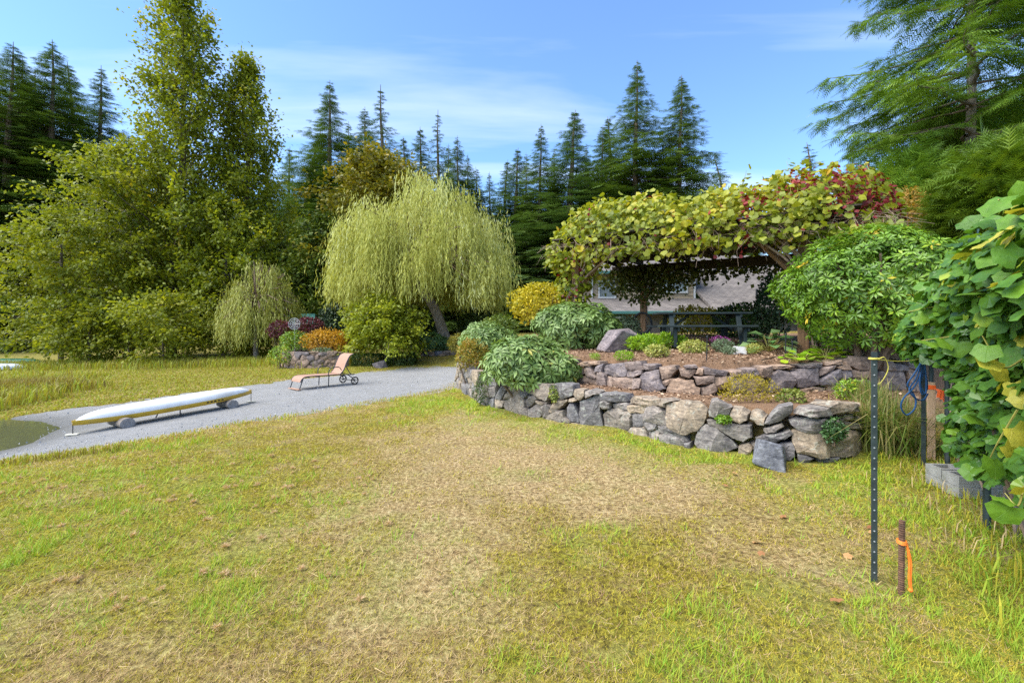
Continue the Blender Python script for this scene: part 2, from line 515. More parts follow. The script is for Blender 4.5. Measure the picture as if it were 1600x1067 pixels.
def masks(x, y):
    wx = x + .5 * (fbm(x, y, 1.6, 21) - .5) + .42 * (vnoise(x, y, 6, 33) - .5); wy = y + .5 * (fbm(x, y, 1.6, 55) - .5) + .42 * (vnoise(x, y, 6, 66) - .5)
    grav = inside(GRAVEL, wx, wy).astype(float)
    soil = inside(LOWPOLY, x, y).astype(float)
    # worn, dry middle of the lawn; greener on the left, by the wall and in the far right corner
    def g(cx, cy, sx, sy, a=0):
        c, s_ = math.cos(a), math.sin(a); u = (x - cx) * c + (y - cy) * s_; v = -(x - cx) * s_ + (y - cy) * c
        return np.exp(-(u / sx) ** 2 - (v / sy) ** 2)
    n1 = fbm(x, y, .9, 3); n2 = fbm(x, y, 3.2, 8)
    dry = .95 * g(.4, 5.4, 2.0, 1.7) + .9 * g(-.5, 7.6, 1.2, 1.8, -.3) + .95 * g(-.55, 3.0, .7, 1.3, .25) + .55 * g(1.9, 4.3, 1.5, .8) + .6 * g(-3.6, 9.5, .7, 2.8, -.65) + .75 * g(2.2, 3.0, .5, .4)
    dry += .7 * g(-8, 16.6, 4.5, 1.0, .6) + .35 * g(-11.5, 13.2, 2, .7, .5)
    dry += .35 * g(-1.6, 2.2, 1.2, .7)
    dry = dry + .9 * (n1 - .5) + .9 * (n2 - .5)
    grn = .9 * np.exp(-pl_dist(LOW - np.array([.1, .45]), x, y) / .38) * (vnoise(x, y, .8, 77) > .25) + .8 * g(-1.9, 10.2, 1.0, 1.4, .5) + .55 * g(-4.0, 4.6, 2.4, 1.6) + .25 * g(-2.6, 2.6, 1.6, .8) + .5 * g(3.0, 2.2, 1.3, 1.0) + .35 * g(1.4, 2.4, .9, .5) + .5 * g(3.6, 4.2, 1.2, .8)
    grn = grn + 1.1 * (fbm(x, y, 1.4, 12) - .5)
    return grav, soil, np.clip(dry, 0, 1), np.clip(grn, 0, 1)

def terrain_mat():
    m, nt, b, out = mat_new("terrain")
    geo = nt.nodes.new("ShaderNodeNewGeometry"); P = geo.outputs["Position"]
    n_f = noise(nt, 26, 6, .62, P); n_m = noise(nt, 4.5, 5, .6, P); n_s = noise(nt, 90, 4, .6, P)
    dead = ramp(nt, n_f, [(.32, (.115, .072, .033)), (.5, (.36, .25, .115)), (.68, (.60, .47, .26))])
    moss = ramp(nt, n_f, [(.34, (.06, .042, .012)), (.52, (.21, .17, .022)), (.70, (.38, .345, .036))])
    green = ramp(nt, n_f, [(.28, (.09, .11, .015)), (.5, (.21, .26, .03)), (.72, (.33, .38, .05))])
    f1 = math_n(nt, 'ADD', attr(nt, "dry"), math_n(nt, 'MULTIPLY', math_n(nt, 'SUBTRACT', n_m, .5), 1.5), True)
    lawn = mixc(nt, f1, moss, dead)
    f2 = math_n(nt, 'ADD', attr(nt, "green"), math_n(nt, 'MULTIPLY', math_n(nt, 'SUBTRACT', n_m, .5), 1.2), True)
    lawn = mixc(nt, f2, lawn, green)
    n_p = noise(nt, 1.6, 6, .68, P)
    lawn = mixc(nt, math_n(nt, 'MULTIPLY', ramp(nt, n_p, [(.56, (0, 0, 0)), (.66, (1, 1, 1))]), .6), lawn, ramp(nt, n_f, [(.3, (.12, .078, .04)), (.7, (.42, .32, .17))]))
    gcol = ramp(nt, n_s, [(.25, (.13, .13, .13)), (.5, (.27, .27, .265)), (.75, (.44, .435, .42))])
    gcol = mixc(nt, math_n(nt, 'MULTIPLY', ramp(nt, noise(nt, .9, 5, .6, P, 1.5), [(.45, (0, 0, 0)), (.62, (1, 1, 1))]), .4), gcol, (.33, .325, .31))
    gcol = mixc(nt, math_n(nt, 'MULTIPLY', ramp(nt, n_m, [(.42, (0, 0, 0)), (.7, (1, 1, 1))]), .45), gcol, (.20, .195, .17))
    # soaked gravel close to the waterline
    sep = nt.nodes.new("ShaderNodeSeparateXYZ"); nt.links.new(P, sep.inputs[0])
    wet = ramp(nt, math_n(nt, 'MULTIPLY', math_n(nt, 'ADD', sep.outputs[2], .56), 8), [(.0, (1, 1, 1)), (1, (0, 0, 0))])
    gcol = mixc(nt, wet, gcol, mixc(nt, 1.0, gcol, (.34, .34, .3), 'MULTIPLY'))
    # bark mulch and bare earth on the terraces
    scol = ramp(nt, n_s, [(.25, (.10, .055, .032)), (.5, (.24, .145, .085)), (.78, (.40, .27, .17))])
    gm = math_n(nt, 'ADD', attr(nt, "gravel"), math_n(nt, 'MULTIPLY', math_n(nt, 'SUBTRACT', n_f, .5), .9))
    c = mixc(nt, ramp(nt, gm, [(.4, (0, 0, 0)), (.6, (1, 1, 1))]), lawn, gcol)
    c = mixc(nt, attr(nt, "soil"), c, scol)
    nt.links.new(c, b.inputs["Base Color"])
    b.inputs["Roughness"].default_value = .95; b.inputs["Specular IOR Level"].default_value = .15
    bump(nt, b, math_n(nt, 'ADD', n_f, n_s), .9, .03)
    return m
M['terrain'] = terrain_mat()

X0, X1, Y0, Y1, ST = -16.0, 14.0, 0.0, 24.0, .1
gx = np.linspace(X0, X1, int(round((X1 - X0) / ST)) + 1); gy = np.linspace(Y0, Y1, int(round((Y1 - Y0) / ST)) + 1)
GX, GY = np.meshgrid(gx, gy)
GZ = ground_z(GX, GY)
gv, so, dr, gn = masks(GX, GY)
edge = np.minimum(np.minimum(GX - X0, X1 - GX), np.minimum(GY - Y0, Y1 - GY))
GZ = GZ + np.where((so < .5), .03 * (fbm(GX, GY, 1.1, 40) - .5) + .035 * (fbm(GX, GY, 4.5, 41) - .5) * (1 - .7 * gv), .05 * (fbm(GX, GY, 5, 43) - .5)) * np.clip(edge / .6, 0, 1)
# soft edges for the gravel mask
for _k in range(1):
    gs = gv.copy(); gs[1:-1, 1:-1] = (gv[1:-1, 1:-1] * 2 + gv[:-2, 1:-1] + gv[2:, 1:-1] + gv[1:-1, :-2] + gv[1:-1, 2:]) / 6; gv = gs
ny, nx = GX.shape
VV = np.stack([GX, GY, GZ], -1).reshape(-1, 3)
ii, jj = np.meshgrid(np.arange(ny - 1), np.arange(nx - 1), indexing='ij')
Q = np.stack([ii * nx + jj, ii * nx + jj + 1, (ii + 1) * nx + jj + 1, (ii + 1) * nx + jj], -1).reshape(-1, 4)
qs = so.ravel()[Q].max(1) > .5
qg = (gv.ravel()[Q].mean(1) > .5) & ~qs
AT = dict(gravel=gv.ravel(), soil=so.ravel(), dry=dr.ravel(), green=gn.ravel())
def sub(name, sel):
    q = Q[sel]; used = np.unique(q); mp = np.full(len(VV), -1); mp[used] = np.arange(len(used))
    me = np_mesh(name, VV[used], [mp[q]], None, True, {k: v[used] for k, v in AT.items()})
    return link(name, me, M['terrain'], kind="structure")
sub("lawn", ~qs & ~qg)
sub("gravel_beach", qg)
sub("planting_bed", qs)
# the wider ground sheet, out to the horizon
ox = np.arange(-240, 241, 4.0); oy = np.arange(-40, 301, 4.0)
OX, OY = np.meshgrid(ox, oy)
near = (OX > X0 - 3) & (OX < X1 + 3) & (OY > Y0 - 3) & (OY < Y1 + 3)
_og, _os, _od, _on = masks(OX, OY)
OZ = base_z(OX, OY) - np.where(near, .08, 0) + .12 * (fbm(OX, OY, .15, 70) - .5) * (OY > 32)
on_y, on_x = OX.shape
ii, jj = np.meshgrid(np.arange(on_y - 1), np.arange(on_x - 1), indexing='ij')
OQ = np.stack([ii * on_x + jj, ii * on_x + jj + 1, (ii + 1) * on_x + jj + 1, (ii + 1) * on_x + jj], -1).reshape(-1, 4)
oc = np.stack([OX, OY], -1).reshape(-1, 2)[OQ].mean(1)
keep = ~((oc[:, 0] > X0 + 2) & (oc[:, 0] < X1 - 2) & (oc[:, 1] > Y0 + 2) & (oc[:, 1] < Y1 - 2))
_z = OZ.ravel() * 0
me = np_mesh("ground", np.stack([OX, OY, OZ], -1).reshape(-1, 3), [OQ[keep]], None, True,
             dict(gravel=_z, soil=_z, dry=_z + .35, green=_z + .3))
link("ground", me, M['terrain'], kind="structure")

# ------------------------------------------------------------------ water of the lake
def water_mat():
    m, nt, b, out = mat_new("water")
    b.inputs["Base Color"].default_value = (.075, .078, .045, 1)
    b.inputs["Roughness"].default_value = .06; b.inputs["IOR"].default_value = 1.33
    bump(nt, b, noise(nt, 3.0, 3, .5, mapscale=(1, 2.2, 1)), .12, .05)
    return m
M['water'] = water_mat()
WZ = -.52
wv = np.array([(-60, -12, WZ), (-7.4, -12, WZ), (-7.4, 13, WZ), (-60, 13, WZ)])
wv = np.array([(-60, 0.5, WZ), (-7.2, 0.5, WZ), (-7.2, 12.2, WZ), (-60, 14.5, WZ)])
link("water", np_mesh("water", wv, [np.array([[0, 1, 2, 3]])]), M['water'], kind="structure")

# ================================================================== STONE WALLS
def stone_mat(name, stops, spot=(.42, .43, .36)):
    m, nt, b, out = mat_new(name)
    oi = nt.nodes.new("ShaderNodeObjectInfo")
    geo = nt.nodes.new("ShaderNodeNewGeometry"); P = geo.outputs["Position"]
    c = ramp(nt, oi.outputs["Random"], stops)
    n1 = noise(nt, 5, 6, .62, P); n2 = noise(nt, 28, 5, .65, P); n3 = noise(nt, 11, 5, .7, P, 1.0)
    n4 = noise(nt, 9, 5, .7, P, .6, (1, 1, 3.5))
    c = mixc(nt, 1.0, c, ramp(nt, n1, [(.3, (.55, .55, .58)), (.7, (1.38, 1.34, 1.28))]), 'MULTIPLY')
    c = mixc(nt, 1.0, c, ramp(nt, n4, [(.36, (.55, .55, .57)), (.6, (1.18, 1.16, 1.12))]), 'MULTIPLY')
    c = mixc(nt, 1.0, c, ramp(nt, n2, [(.3, (.6, .6, .6)), (.7, (1.4, 1.4, 1.4))]), 'MULTIPLY')
    c = mixc(nt, math_n(nt, 'MULTIPLY', ramp(nt, n3, [(.56, (0, 0, 0)), (.68, (1, 1, 1))]), .6), c, spot)
    nt.links.new(c, b.inputs["Base Color"]); b.inputs["Roughness"].default_value = .85
    b.inputs["Specular IOR Level"].default_value = .3
    bump(nt, b, math_n(nt, 'ADD', math_n(nt, 'MULTIPLY', n1, .6), math_n(nt, 'ADD', n4, math_n(nt, 'MULTIPLY', n2, .8))), .55, .016)
    return m
M['stone'] = stone_mat('stone', [(0, (.14, .138, .145)), (.25, (.205, .19, .18)), (.5, (.235, .205, .175)), (.66, (.31, .25, .18)), (.8, (.25, .21, .165)), (1, (.185, .18, .185))])
M['stone_brown'] = stone_mat('stone_brown', [(0, (.16, .15, .165)), (.3, (.30, .22, .17)), (.55, (.36, .255, .18)), (.8, (.25, .19, .155)), (1, (.17, .165, .19))], (.42, .33, .25))

class Path:
    def __init__(s, pts, smooth=True):
        s.p = smooth_path(np.column_stack([pts, np.zeros(len(pts))]), 8 * (len(pts) - 1))[:, :2] if smooth else np.asarray(pts, float)
        s.u = np.concatenate([[0], np.cumsum(np.linalg.norm(np.diff(s.p, axis=0), axis=1))])
        t = nrm(np.gradient(s.p, axis=0)); s.n = np.stack([t[:, 1], -t[:, 0]], -1)
        s.ang = s.p[:, 0] / s.p[:, 1]
    def pos(s, u): return np.stack([np.interp(u, s.u, s.p[:, 0]), np.interp(u, s.u, s.p[:, 1])], -1)
    def nor(s, u): return nrm(np.stack([np.interp(u, s.u, s.n[:, 0]), np.interp(u, s.u, s.n[:, 1])], -1))
    def from_px(s, px, py):
        a = (px - 800) / F
        o = np.argsort(s.ang); u = np.interp(a, s.ang[o], s.u[o])
        Y = s.pos(u)[..., 1]
        return u, H - (py - HZ) / F * Y

def poly_clip(poly, a, b, c):
    out = []
    for i in range(len(poly)):
        p, q = poly[i], poly[(i + 1) % len(poly)]
        dp, dq = a * p[0] + b * p[1] - c, a * q[0] + b * q[1] - c
        if dp <= 0: out.append(p)
        if dp * dq < 0:
            t = dp / (dp - dq); out.append((p[0] + t * (q[0] - p[0]), p[1] + t * (q[1] - p[1])))
    return out

def voronoi_stones(u0, u1, z0, z1, su, sz, seed):
    """irregular stones that fill a stretch of wall; z0, z1 are functions of u"""
    r_ = np.random.default_rng(seed); P = []; W = []
    nr = max(2, int(round((z1(u0) - z0(u0)) / sz)))
    for k in range(nr):
        u = u0 + r_.uniform(0, su)
        while u < u1:
            h = z1(u) - z0(u)
            P.append((u, z0(u) + h * (k + .5 + r_.uniform(-.3, .3)) / nr)); W.append((r_.uniform(.0, .6) * sz) ** 2)
            u += su * r_.uniform(.55, 1.5)
    polys = []
    for i, (p, w) in enumerate(zip(P, W)):
        poly = [(p[0] - 1.2, p[1] - 1), (p[0] + 1.2, p[1] - 1), (p[0] + 1.2, p[1] + 1), (p[0] - 1.2, p[1] + 1)]
        for j, (q, w2) in enumerate(zip(P, W)):
            if i == j or abs(q[0] - p[0]) > 2.2: continue
            # anisotropic power diagram, stones wider than tall
            ax, az = 1.0, 1.5
            a, b = 2 * (q[0] - p[0]) * ax, 2 * (q[1] - p[1]) * az
            c = (q[0] ** 2 - p[0] ** 2) * ax + (q[1] ** 2 - p[1] ** 2) * az + w - w2
            poly = poly_clip(poly, a, b, c)
            if len(poly) < 3: break
        if len(poly) < 3: continue
        zt = z1(p[0]) + r_.uniform(-.05, .05); zb = z0(p[0]) - .06
        poly = poly_clip(poly, 0, 1, zt); poly = poly_clip(poly, 0, -1, -zb) if poly else poly
        poly = poly_clip(poly, 1, 0, u1) if poly else poly; poly = poly_clip(poly, -1, 0, -u0) if poly else poly
        if len(poly) < 3: continue
        poly = np.array(poly)
        if np.ptp(poly[:, 0]) < .06 or np.ptp(poly[:, 1]) < .05: continue
        c = poly.mean(0); polys.append(c + (poly - c) * .95)
    return polys

def stone_mesh(path, poly, depth, proud, r_):
    """one stone: an irregular outline in wall coordinates (u, z), chipped edges, uneven face"""
    poly = np.asarray(poly, float); c = poly.mean(0)
    ar = .5 * np.sum(poly[:, 0] * np.roll(poly[:, 1], -1) - poly[:, 1] * np.roll(poly[:, 0], -1))
    if ar < 0: poly = poly[::-1]
    per = np.linalg.norm(np.roll(poly, -1, 0) - poly, axis=1)
    n = int(np.clip(per.sum() / .07, 9, 20)); out = []
    # resample and round corners a little
    cu = np.concatenate([[0], np.cumsum(per)]); cl = np.vstack([poly, poly[:1]])
    t = (np.arange(n) + r_.uniform(-.25, .25, n)) / n * cu[-1]
    t = np.sort(np.concatenate([t % cu[-1], cu[:-1] + 1e-4])); 
    k = np.stack([np.interp(t, cu, cl[:, 0]), np.interp(t, cu, cl[:, 1])], -1)
    ok = np.linalg.norm(np.roll(k, -1, 0) - k, axis=1) > .015; k = k[ok]; n = len(k)
    k = c + (k - c) * 1.06
    size = math.sqrt(abs(ar)); k = k + r_.normal(0, .016 * size + .002, k.shape)
    tilt = r_.normal(0, .15, 2); off = proud + r_.normal(0, .018)
    bev = min(.009 + .008 * size, .015) / max(size, .05)
    rings = [(.90, -depth), (1.0, -.05), (1.0, -.012), (1 - bev * 1.2, .014), (.62, .020 + .012 * size)]
    pl = [(r_.normal(0, .30, 2), r_.uniform(.0, .05) * (j > 0) + .0) for j in range(4)]
    V = []
    chis = lambda q: np.clip(np.min([a0 + (q - c) @ b0 for b0, a0 in pl], 0) * .75, -.04, .02)
    for s_, d in rings:
        q = c + (k - c) * s_; jit = r_.normal(0, .004, n) if d > -.04 else np.zeros(n)
        dd = d + (off + .3 * (q - c) @ tilt + chis(q) + jit if d > -.04 else (off * .5 if d > -depth else 0))
        V.append((q, np.full(n, 0.0) + dd))
    V.append((c[None], np.array([.022 + off + chis(c[None])[0] + r_.normal(0, .008)])))
    uz = np.vstack([a for a, _ in V]); dd = np.concatenate([b for _, b in V])
    p = path.pos(uz[:, 0]); nn = path.nor(uz[:, 0])
    W = np.column_stack([p + nn * dd[:, None], uz[:, 1]])
    m = len(rings); i = np.arange(m - 1)[:, None]; j = np.arange(n)[None]; k2 = (j + 1) % n
    Qd = np.stack([i * n + j, i * n + k2, (i + 1) * n + k2, (i + 1) * n + j], -1).reshape(-1, 4)
    T = np.array([[(m - 1) * n + a, (m - 1) * n + (a + 1) % n, m * n] for a in range(n)])
    me = np_mesh("stone", W, [Qd, T], None, True); me.set_sharp_from_angle(angle=R(24))
    return me

def lay(parent, path, polys, depth, mat, seed, proud=.03):
    r_ = np.random.default_rng(seed)
    for p in polys:
        link("stone", stone_mesh(path, p, depth, proud, r_), mat, parent)

def px_polys(path, txt, ox_, oy_, sc):
    out = []
    for ln in txt.strip().splitlines():
        v = [tuple(float(a) for a in w.split(',')) for w in ln.split()]
        a = np.array(v); u, z = path.from_px(ox_ + a[:, 0] / sc, oy_ + a[:, 1] / sc)
        out.append(np.stack([u, z], -1))
    return out

LP = Path(LOW); UP = Path(UPP)
low_wall = thing("stone_retaining_wall", (1.8, 6.9, 0), "long grey dry-stone retaining wall curving along the edge of the dry lawn", "wall")
TA = """190,180 250,175 240,240 200,345 130,350 125,310
100,350 225,360 215,440 150,490 95,455
270,180 340,130 380,180 350,225 255,230
240,350 290,260 380,190 455,180 450,225 410,280 370,320
225,375 300,320 400,290 450,310 475,370 490,440 520,490 520,610 380,590 260,530 225,440
470,140 540,135 575,180 540,230 465,215
425,250 470,222 535,240 530,290 490,335 440,300
485,360 530,300 620,315 640,345 580,420 500,465 480,420
545,240 570,180 640,145 790,175 800,290 780,360 690,345 600,300 540,285
870,160 960,145 1080,175 1090,230 1080,300 960,345 870,350 810,330 815,230
1090,225 1225,235 1225,310 1180,360 1140,350 1090,290
1230,250 1340,230 1430,260 1425,280 1340,290 1300,320 1230,340
530,480 580,440 640,395 700,430 690,550 650,600 540,600
700,440 760,415 830,440 800,500 800,540 720,610 700,580
640,360 700,375 780,380 760,410 690,425 640,390
835,420 860,370 1000,355 1010,380 960,420 900,480 830,520 790,500
740,600 810,530 900,500 970,490 980,570 1050,630 990,690 900,690 800,660
985,560 1000,460 1050,400 1090,400 1120,470 1160,560 1170,635 1060,630
1040,340 1110,330 1140,360 1090,390 1040,380
1170,380 1300,330 1400,275 1425,380 1425,500 1450,660 1400,700 1300,720 1200,700 1165,600
1000,690 1050,645 1180,645 1200,710 1110,740 1020,750"""
TB = """75,200 180,190 360,215 400,290 280,305 80,270
65,290 130,275 200,320 195,385 110,385 65,350
210,315 390,315 415,340 420,410 360,415 220,375
100,460 160,400 300,395 440,425 470,460 460,590 390,690 250,680 110,640
430,280 480,225 580,240 690,270 790,300 820,270 800,340 740,360 560,345 430,320
800,340 850,265 950,290 880,320 880,370 800,350
415,350 560,345 660,365 630,440 470,440 420,390
480,460 620,440 630,540 630,600 530,615 475,610
640,380 690,350 800,380 870,420 900,500 915,610 780,575 640,540 620,470
640,550 730,550 780,590 760,640 700,660 635,600
890,320 960,300 1200,310 1350,340 1400,400 1380,500 1340,590 1260,660 1160,720 1060,690 930,600 910,500 890,400
780,590 900,600 1000,660 1100,710 1160,790 1100,800 950,730 820,690 790,650
400,690 480,620 620,620 660,680 670,810 540,800 450,760
680,660 760,650 800,690 790,800 740,840 690,800
810,720 880,700 1000,740 1110,790 1130,910 1000,920 880,880
1120,810 1200,800 1210,900 1140,920"""
TC = """-95,560 -60,450 0,400 60,400 150,450 260,530 320,595 230,650 60,660 -40,640
45,260 80,160 140,155 265,225 240,290 110,320 50,300
240,290 285,230 360,240 435,290 420,340 350,375 260,340
440,330 460,255 520,265 590,310 580,390 520,385
35,335 120,350 280,370 440,390 450,500 380,550 290,520 150,440 50,390
590,380 640,270 720,220 845,195 850,270 780,320 700,370
870,270 950,235 1190,225 1215,300 1080,315 1000,310
1195,215 1260,175 1400,180 1500,190 1510,250 1400,265 1300,275 1220,285
815,340 900,325 1100,330 1190,340 1190,460 1040,465 900,435 840,390
580,420 740,380 760,405 700,450 600,470 570,450
505,510 600,480 820,450 850,475 780,520 630,575 520,545
450,560 600,580 680,620 690,670 600,640 470,640
670,590 740,560 850,560 875,620 870,690 830,730 740,700 700,640
850,460 960,450 1090,470 1180,520 1190,600 1170,690 1080,700 980,665 890,655 860,560
1190,540 1300,500 1380,450 1470,450 1490,560 1470,650 1330,690 1190,690
1200,350 1340,330 1350,440 1250,480 1190,460
1340,290 1420,280 1420,345 1350,340
1430,300 1500,310 1490,360 1425,350
1350,355 1490,380 1480,430 1360,430
900,670 980,680 1040,710 980,760 900,770
1110,720 1200,700 1330,690 1310,770 1180,790 1110,780
640,700 720,720 860,740 860,790 720,790
330,600 430,560 470,620 430,700 330,690"""
lay(low_wall, LP, px_polys(LP, TA, 760, 580, 8), .26, M['stone'], 1)
lay(low_wall, LP, px_polys(LP, TB, 930, 590, 8), .26, M['stone'], 2)
lay(low_wall, LP, px_polys(LP, TC, 1100, 600, 6.154), .26, M['stone'], 3)
_ua = float(LP.from_px(np.array([776.]), np.array([600.]))[0][0])
_ue = float(LP.from_px(np.array([1341.]), np.array([600.]))[0][0])
lay(low_wall, LP, voronoi_stones(0, _ua, lambda u: -.08, lambda u: .62, .34, .21, 4), .24, M['stone'], 5)
lay(low_wall, LP, voronoi_stones(_ue, LP.u[-1], lambda u: -.06, lambda u: .6, .36, .2, 6), .24, M['stone'], 6)

upp_wall = thing("stone_retaining_wall", (3.3, 7.1, .55), "brown upper stone retaining wall holding the mulched terrace, set behind the lower wall", "wall")
UA = """80,130 170,100 320,100 330,135 200,150 100,165
60,180 155,180 150,250 60,245
160,160 230,160 270,230 300,270 290,285 200,260 160,220
270,225 290,150 380,130 360,180 350,220
360,180 400,140 600,115 620,190 620,260 500,270 370,230
60,255 200,260 300,300 290,360 200,370 70,345
310,230 350,220 400,250 410,400 310,380
410,260 460,270 480,390 415,400
480,280 690,280 690,330 680,400 520,405 475,350
620,110 760,100 800,190 680,200 625,180
800,130 940,140 950,180 830,200 800,180
630,205 780,200 790,240 700,270 630,270
690,290 790,280 775,390 700,400
780,270 830,220 970,195 990,290 1040,390 940,440 830,420 775,380
980,160 1150,150 1170,190 1100,270 1010,305
1000,320 1130,275 1100,330 1045,375
1190,180 1370,185 1360,240 1300,285 1210,260
1230,150 1380,145 1390,170 1250,175
1110,300 1200,285 1340,310 1370,370 1410,390 1400,490 1300,500 1100,480 1050,430
1350,265 1560,260 1560,320 1450,360 1380,350
1370,240 1390,180 1450,180 1450,250
1430,390 1560,340 1590,420 1500,480 1425,490"""
UB = """0,215 180,240 170,280 60,275 0,265
195,240 300,235 310,270 200,280
75,285 175,285 180,370 85,380
320,230 400,220 420,270 330,290
430,215 500,200 520,240 510,295 440,290
530,205 650,195 690,210 600,225 540,230
520,280 570,230 650,250 690,320 650,390 500,400
660,260 760,215 865,215 870,340 760,365 710,360 690,300
880,220 990,200 960,250 890,280
880,320 960,250 1020,230 1030,280 960,340 890,345
910,170 1040,160 1040,190 930,200
1000,215 1080,180 1100,230 1030,230
1075,150 1120,125 1230,140 1270,190 1260,235 1160,230 1090,200
730,385 830,355 930,370 900,420 740,425
1030,240 1110,235 1110,290 1040,300
700,195 900,185 890,210 720,215
190,285 300,280 310,390 200,400
310,290 430,300 490,400 320,410
1120,235 1280,240 1290,300 1130,290
1330,170 1420,165 1440,240 1340,240
1430,180 1560,210 1560,240 1440,240
1290,250 1500,245 1520,400 1300,400
1120,300 1280,310 1280,410 1130,400
940,350 1030,300 1110,310 1110,400 950,410"""
lay(upp_wall, UP, px_polys(UP, UA, 890, 550, 6.957), .26, M['stone_brown'], 11)
lay(upp_wall, UP, px_polys(UP, UB, 1100, 530, 4.848), .26, M['stone_brown'], 12)
_ub = float(UP.from_px(np.array([1418.]), np.array([600.]))[0][0])
_uc = float(UP.from_px(np.array([899.]), np.array([600.]))[0][0])
lay(upp_wall, UP, voronoi_stones(_ub, UP.u[-1], lambda u: .5, lambda u: 1.05, .4, .2, 14), .24, M['stone_brown'], 14)
lay(upp_wall, UP, voronoi_stones(0, _uc, lambda u: .5, lambda u: 1.05, .4, .2, 15), .24, M['stone_brown'], 15)

# far garden walls
FW = Path(np.array([(-10.9, 21.6), (-10.0, 20.7), (-9.0, 20.6), (-8.0, 20.9), (-7.6, 21.2)]))
far_wall = thing("stone_retaining_wall", (-9.2, 20.7, -.3), "short curved stone garden wall under the orange azalea, beyond the sun lounger", "wall")
lay(far_wall, FW, voronoi_stones(0, FW.u[-1], lambda u: gz(*FW.pos(np.array([u]))[0]) - .05, lambda u: .50, .34, .19, 21), .22, M['stone_brown'], 21)
FW2 = Path(np.array([(-4.7, 23.6), (-3.8, 23.4), (-3.0, 23.6), (-2.4, 24.0)]))
far_wall2 = thing("stone_retaining_wall", (-3.6, 23.5, 0), "low stone edging below the dark rhododendron near the willow trunk", "wall")
lay(far_wall2, FW2, voronoi_stones(0, FW2.u[-1], lambda u: -.05, lambda u: .38, .36, .19, 22), .22, M['stone_brown'], 22)

def boulder(name, c, r3, seed, mat, label, cat="boulder", cuts=11, rot=0.0):
    """an angular boulder: convex hull of points on a squarish ellipsoid, edges chamfered"""
    import bmesh
    r_ = np.random.default_rng(seed); D = rdir(15, r_)
    cr_ = np.array([[x, y, z] for x in (-1, 1) for y in (-1, 1) for z in (-1, 1)]) * r_.uniform(.42, 1.0, (8, 3))
    P = np.vstack([cr_, D[:6] * r_.uniform(.8, 1.0, (6, 1))])
    ta, tb = r_.uniform(-.45, .45, 2); Rt = np.array([[1, 0, 0], [0, math.cos(ta), -math.sin(ta)], [0, math.sin(ta), math.cos(ta)]]) @ np.array([[math.cos(tb), 0, math.sin(tb)], [0, 1, 0], [-math.sin(tb), 0, math.cos(tb)]])
    P = ((P @ Rt.T) * np.asarray(r3) * 1.12) @ rotz(rot + r_.uniform(.2, .9)).T + np.asarray(c)
    bm = bmesh.new()
    for p in P: bm.verts.new(p)
    res = bmesh.ops.convex_hull(bm, input=list(bm.verts))
    bmesh.ops.delete(bm, geom=[v for v in bm.verts if not v.link_faces], context='VERTS')
    bmesh.ops.dissolve_limit(bm, angle_limit=.22, verts=bm.verts[:], edges=bm.edges[:])
    bmesh.ops.bevel(bm, geom=bm.edges[:], offset=.06 * min(r3), segments=1, affect='EDGES', clamp_overlap=True)
    bmesh.ops.triangulate(bm, faces=[f for f in bm.faces if len(f.verts) > 4])
    me = bpy.data.meshes.new(name); bm.to_mesh(me); bm.free()
    return link(name, me, mat, None, label, cat)

_p = at(1184, 700, 5.25)
boulder("boulder", (3.02, 5.32, .11), (.20, .17, .17), 4, stone_mat('stone_slate', [(0, (.13, .14, .165)), (1, (.15, .16, .18))], (.25, .26, .28)), "dark slate-blue boulder leaning against the foot of the lower wall", "boulder", 9, .35)

# ================================================================== VEGETATION
G = lambda *a: [(p, c) for p, c in a]
M['fir_a'] = leaf_mat('fir_a', G((0, (.065, .12, .020)), (.6, (.14, .225, .038)), (1, (.20, .29, .05))), .6, .12)
M['fir_b'] = leaf_mat('fir_b', G((0, (.065, .125, .038)), (.6, (.125, .215, .062)), (1, (.18, .27, .075))), .6, .12)
M['fir_lush'] = leaf_mat('fir_lush', G((0, (.065, .14, .014)), (.5, (.145, .26, .024)), (1, (.24, .36, .04))), .55, .25)
M['cedar'] = leaf_mat('cedar', G((0, (.05, .10, .008)), (.5, (.11, .19, .012)), (1, (.19, .27, .02))), .55, .25)
M['cotton'] = leaf_mat('cotton', G((0, (.095, .125, .008)), (.5, (.21, .255, .015)), (.85, (.33, .36, .022)), (1, (.50, .42, .03))), .45, .42)
M['maple'] = leaf_mat('maple', G((0, (.11, .115, .010)), (.4, (.19, .18, .014)), (.75, (.28, .235, .016)), (1, (.38, .27, .018))), .5, .3)
M['midgreen'] = leaf_mat('midgreen', G((0, (.05, .085, .010)), (.5, (.11, .16, .016)), (1, (.20, .24, .024))), .5, .3)
M['understory'] = leaf_mat('understory', G((0, (.11, .14, .010)), (.5, (.235, .275, .018)), (1, (.39, .39, .03))), .5, .42)
M['willow'] = leaf_mat('willow', G((0, (.23, .24, .04)), (.4, (.39, .405, .09)), (.75, (.52, .53, .18)), (1, (.60, .63, .32))), .7, .36, .12)
M['willow2'] = leaf_mat('willow2', G((0, (.22, .23, .035)), (.5, (.36, .375, .075)), (1, (.47, .47, .14))), .5, .3)
M['rhodo'] = leaf_mat('rhodo', G((0, (.05, .12, .007)), (.45, (.125, .245, .014)), (.8, (.22, .36, .02)), (.95, (.33, .42, .02)), (1, (.60, .42, .02))), .38, .22, .5)
M['rhodo_grey'] = leaf_mat('rhodo_grey', G((0, (.075, .13, .025)), (.5, (.165, .26, .055)), (.95, (.28, .38, .12)), (1, (.40, .36, .06))), .42, .22, .5)
M['rhodo_dark'] = leaf_mat('rhodo_dark', G((0, (.03, .08, .02)), (.5, (.07, .15, .04)), (1, (.15, .25, .075))), .42, .2, .5)
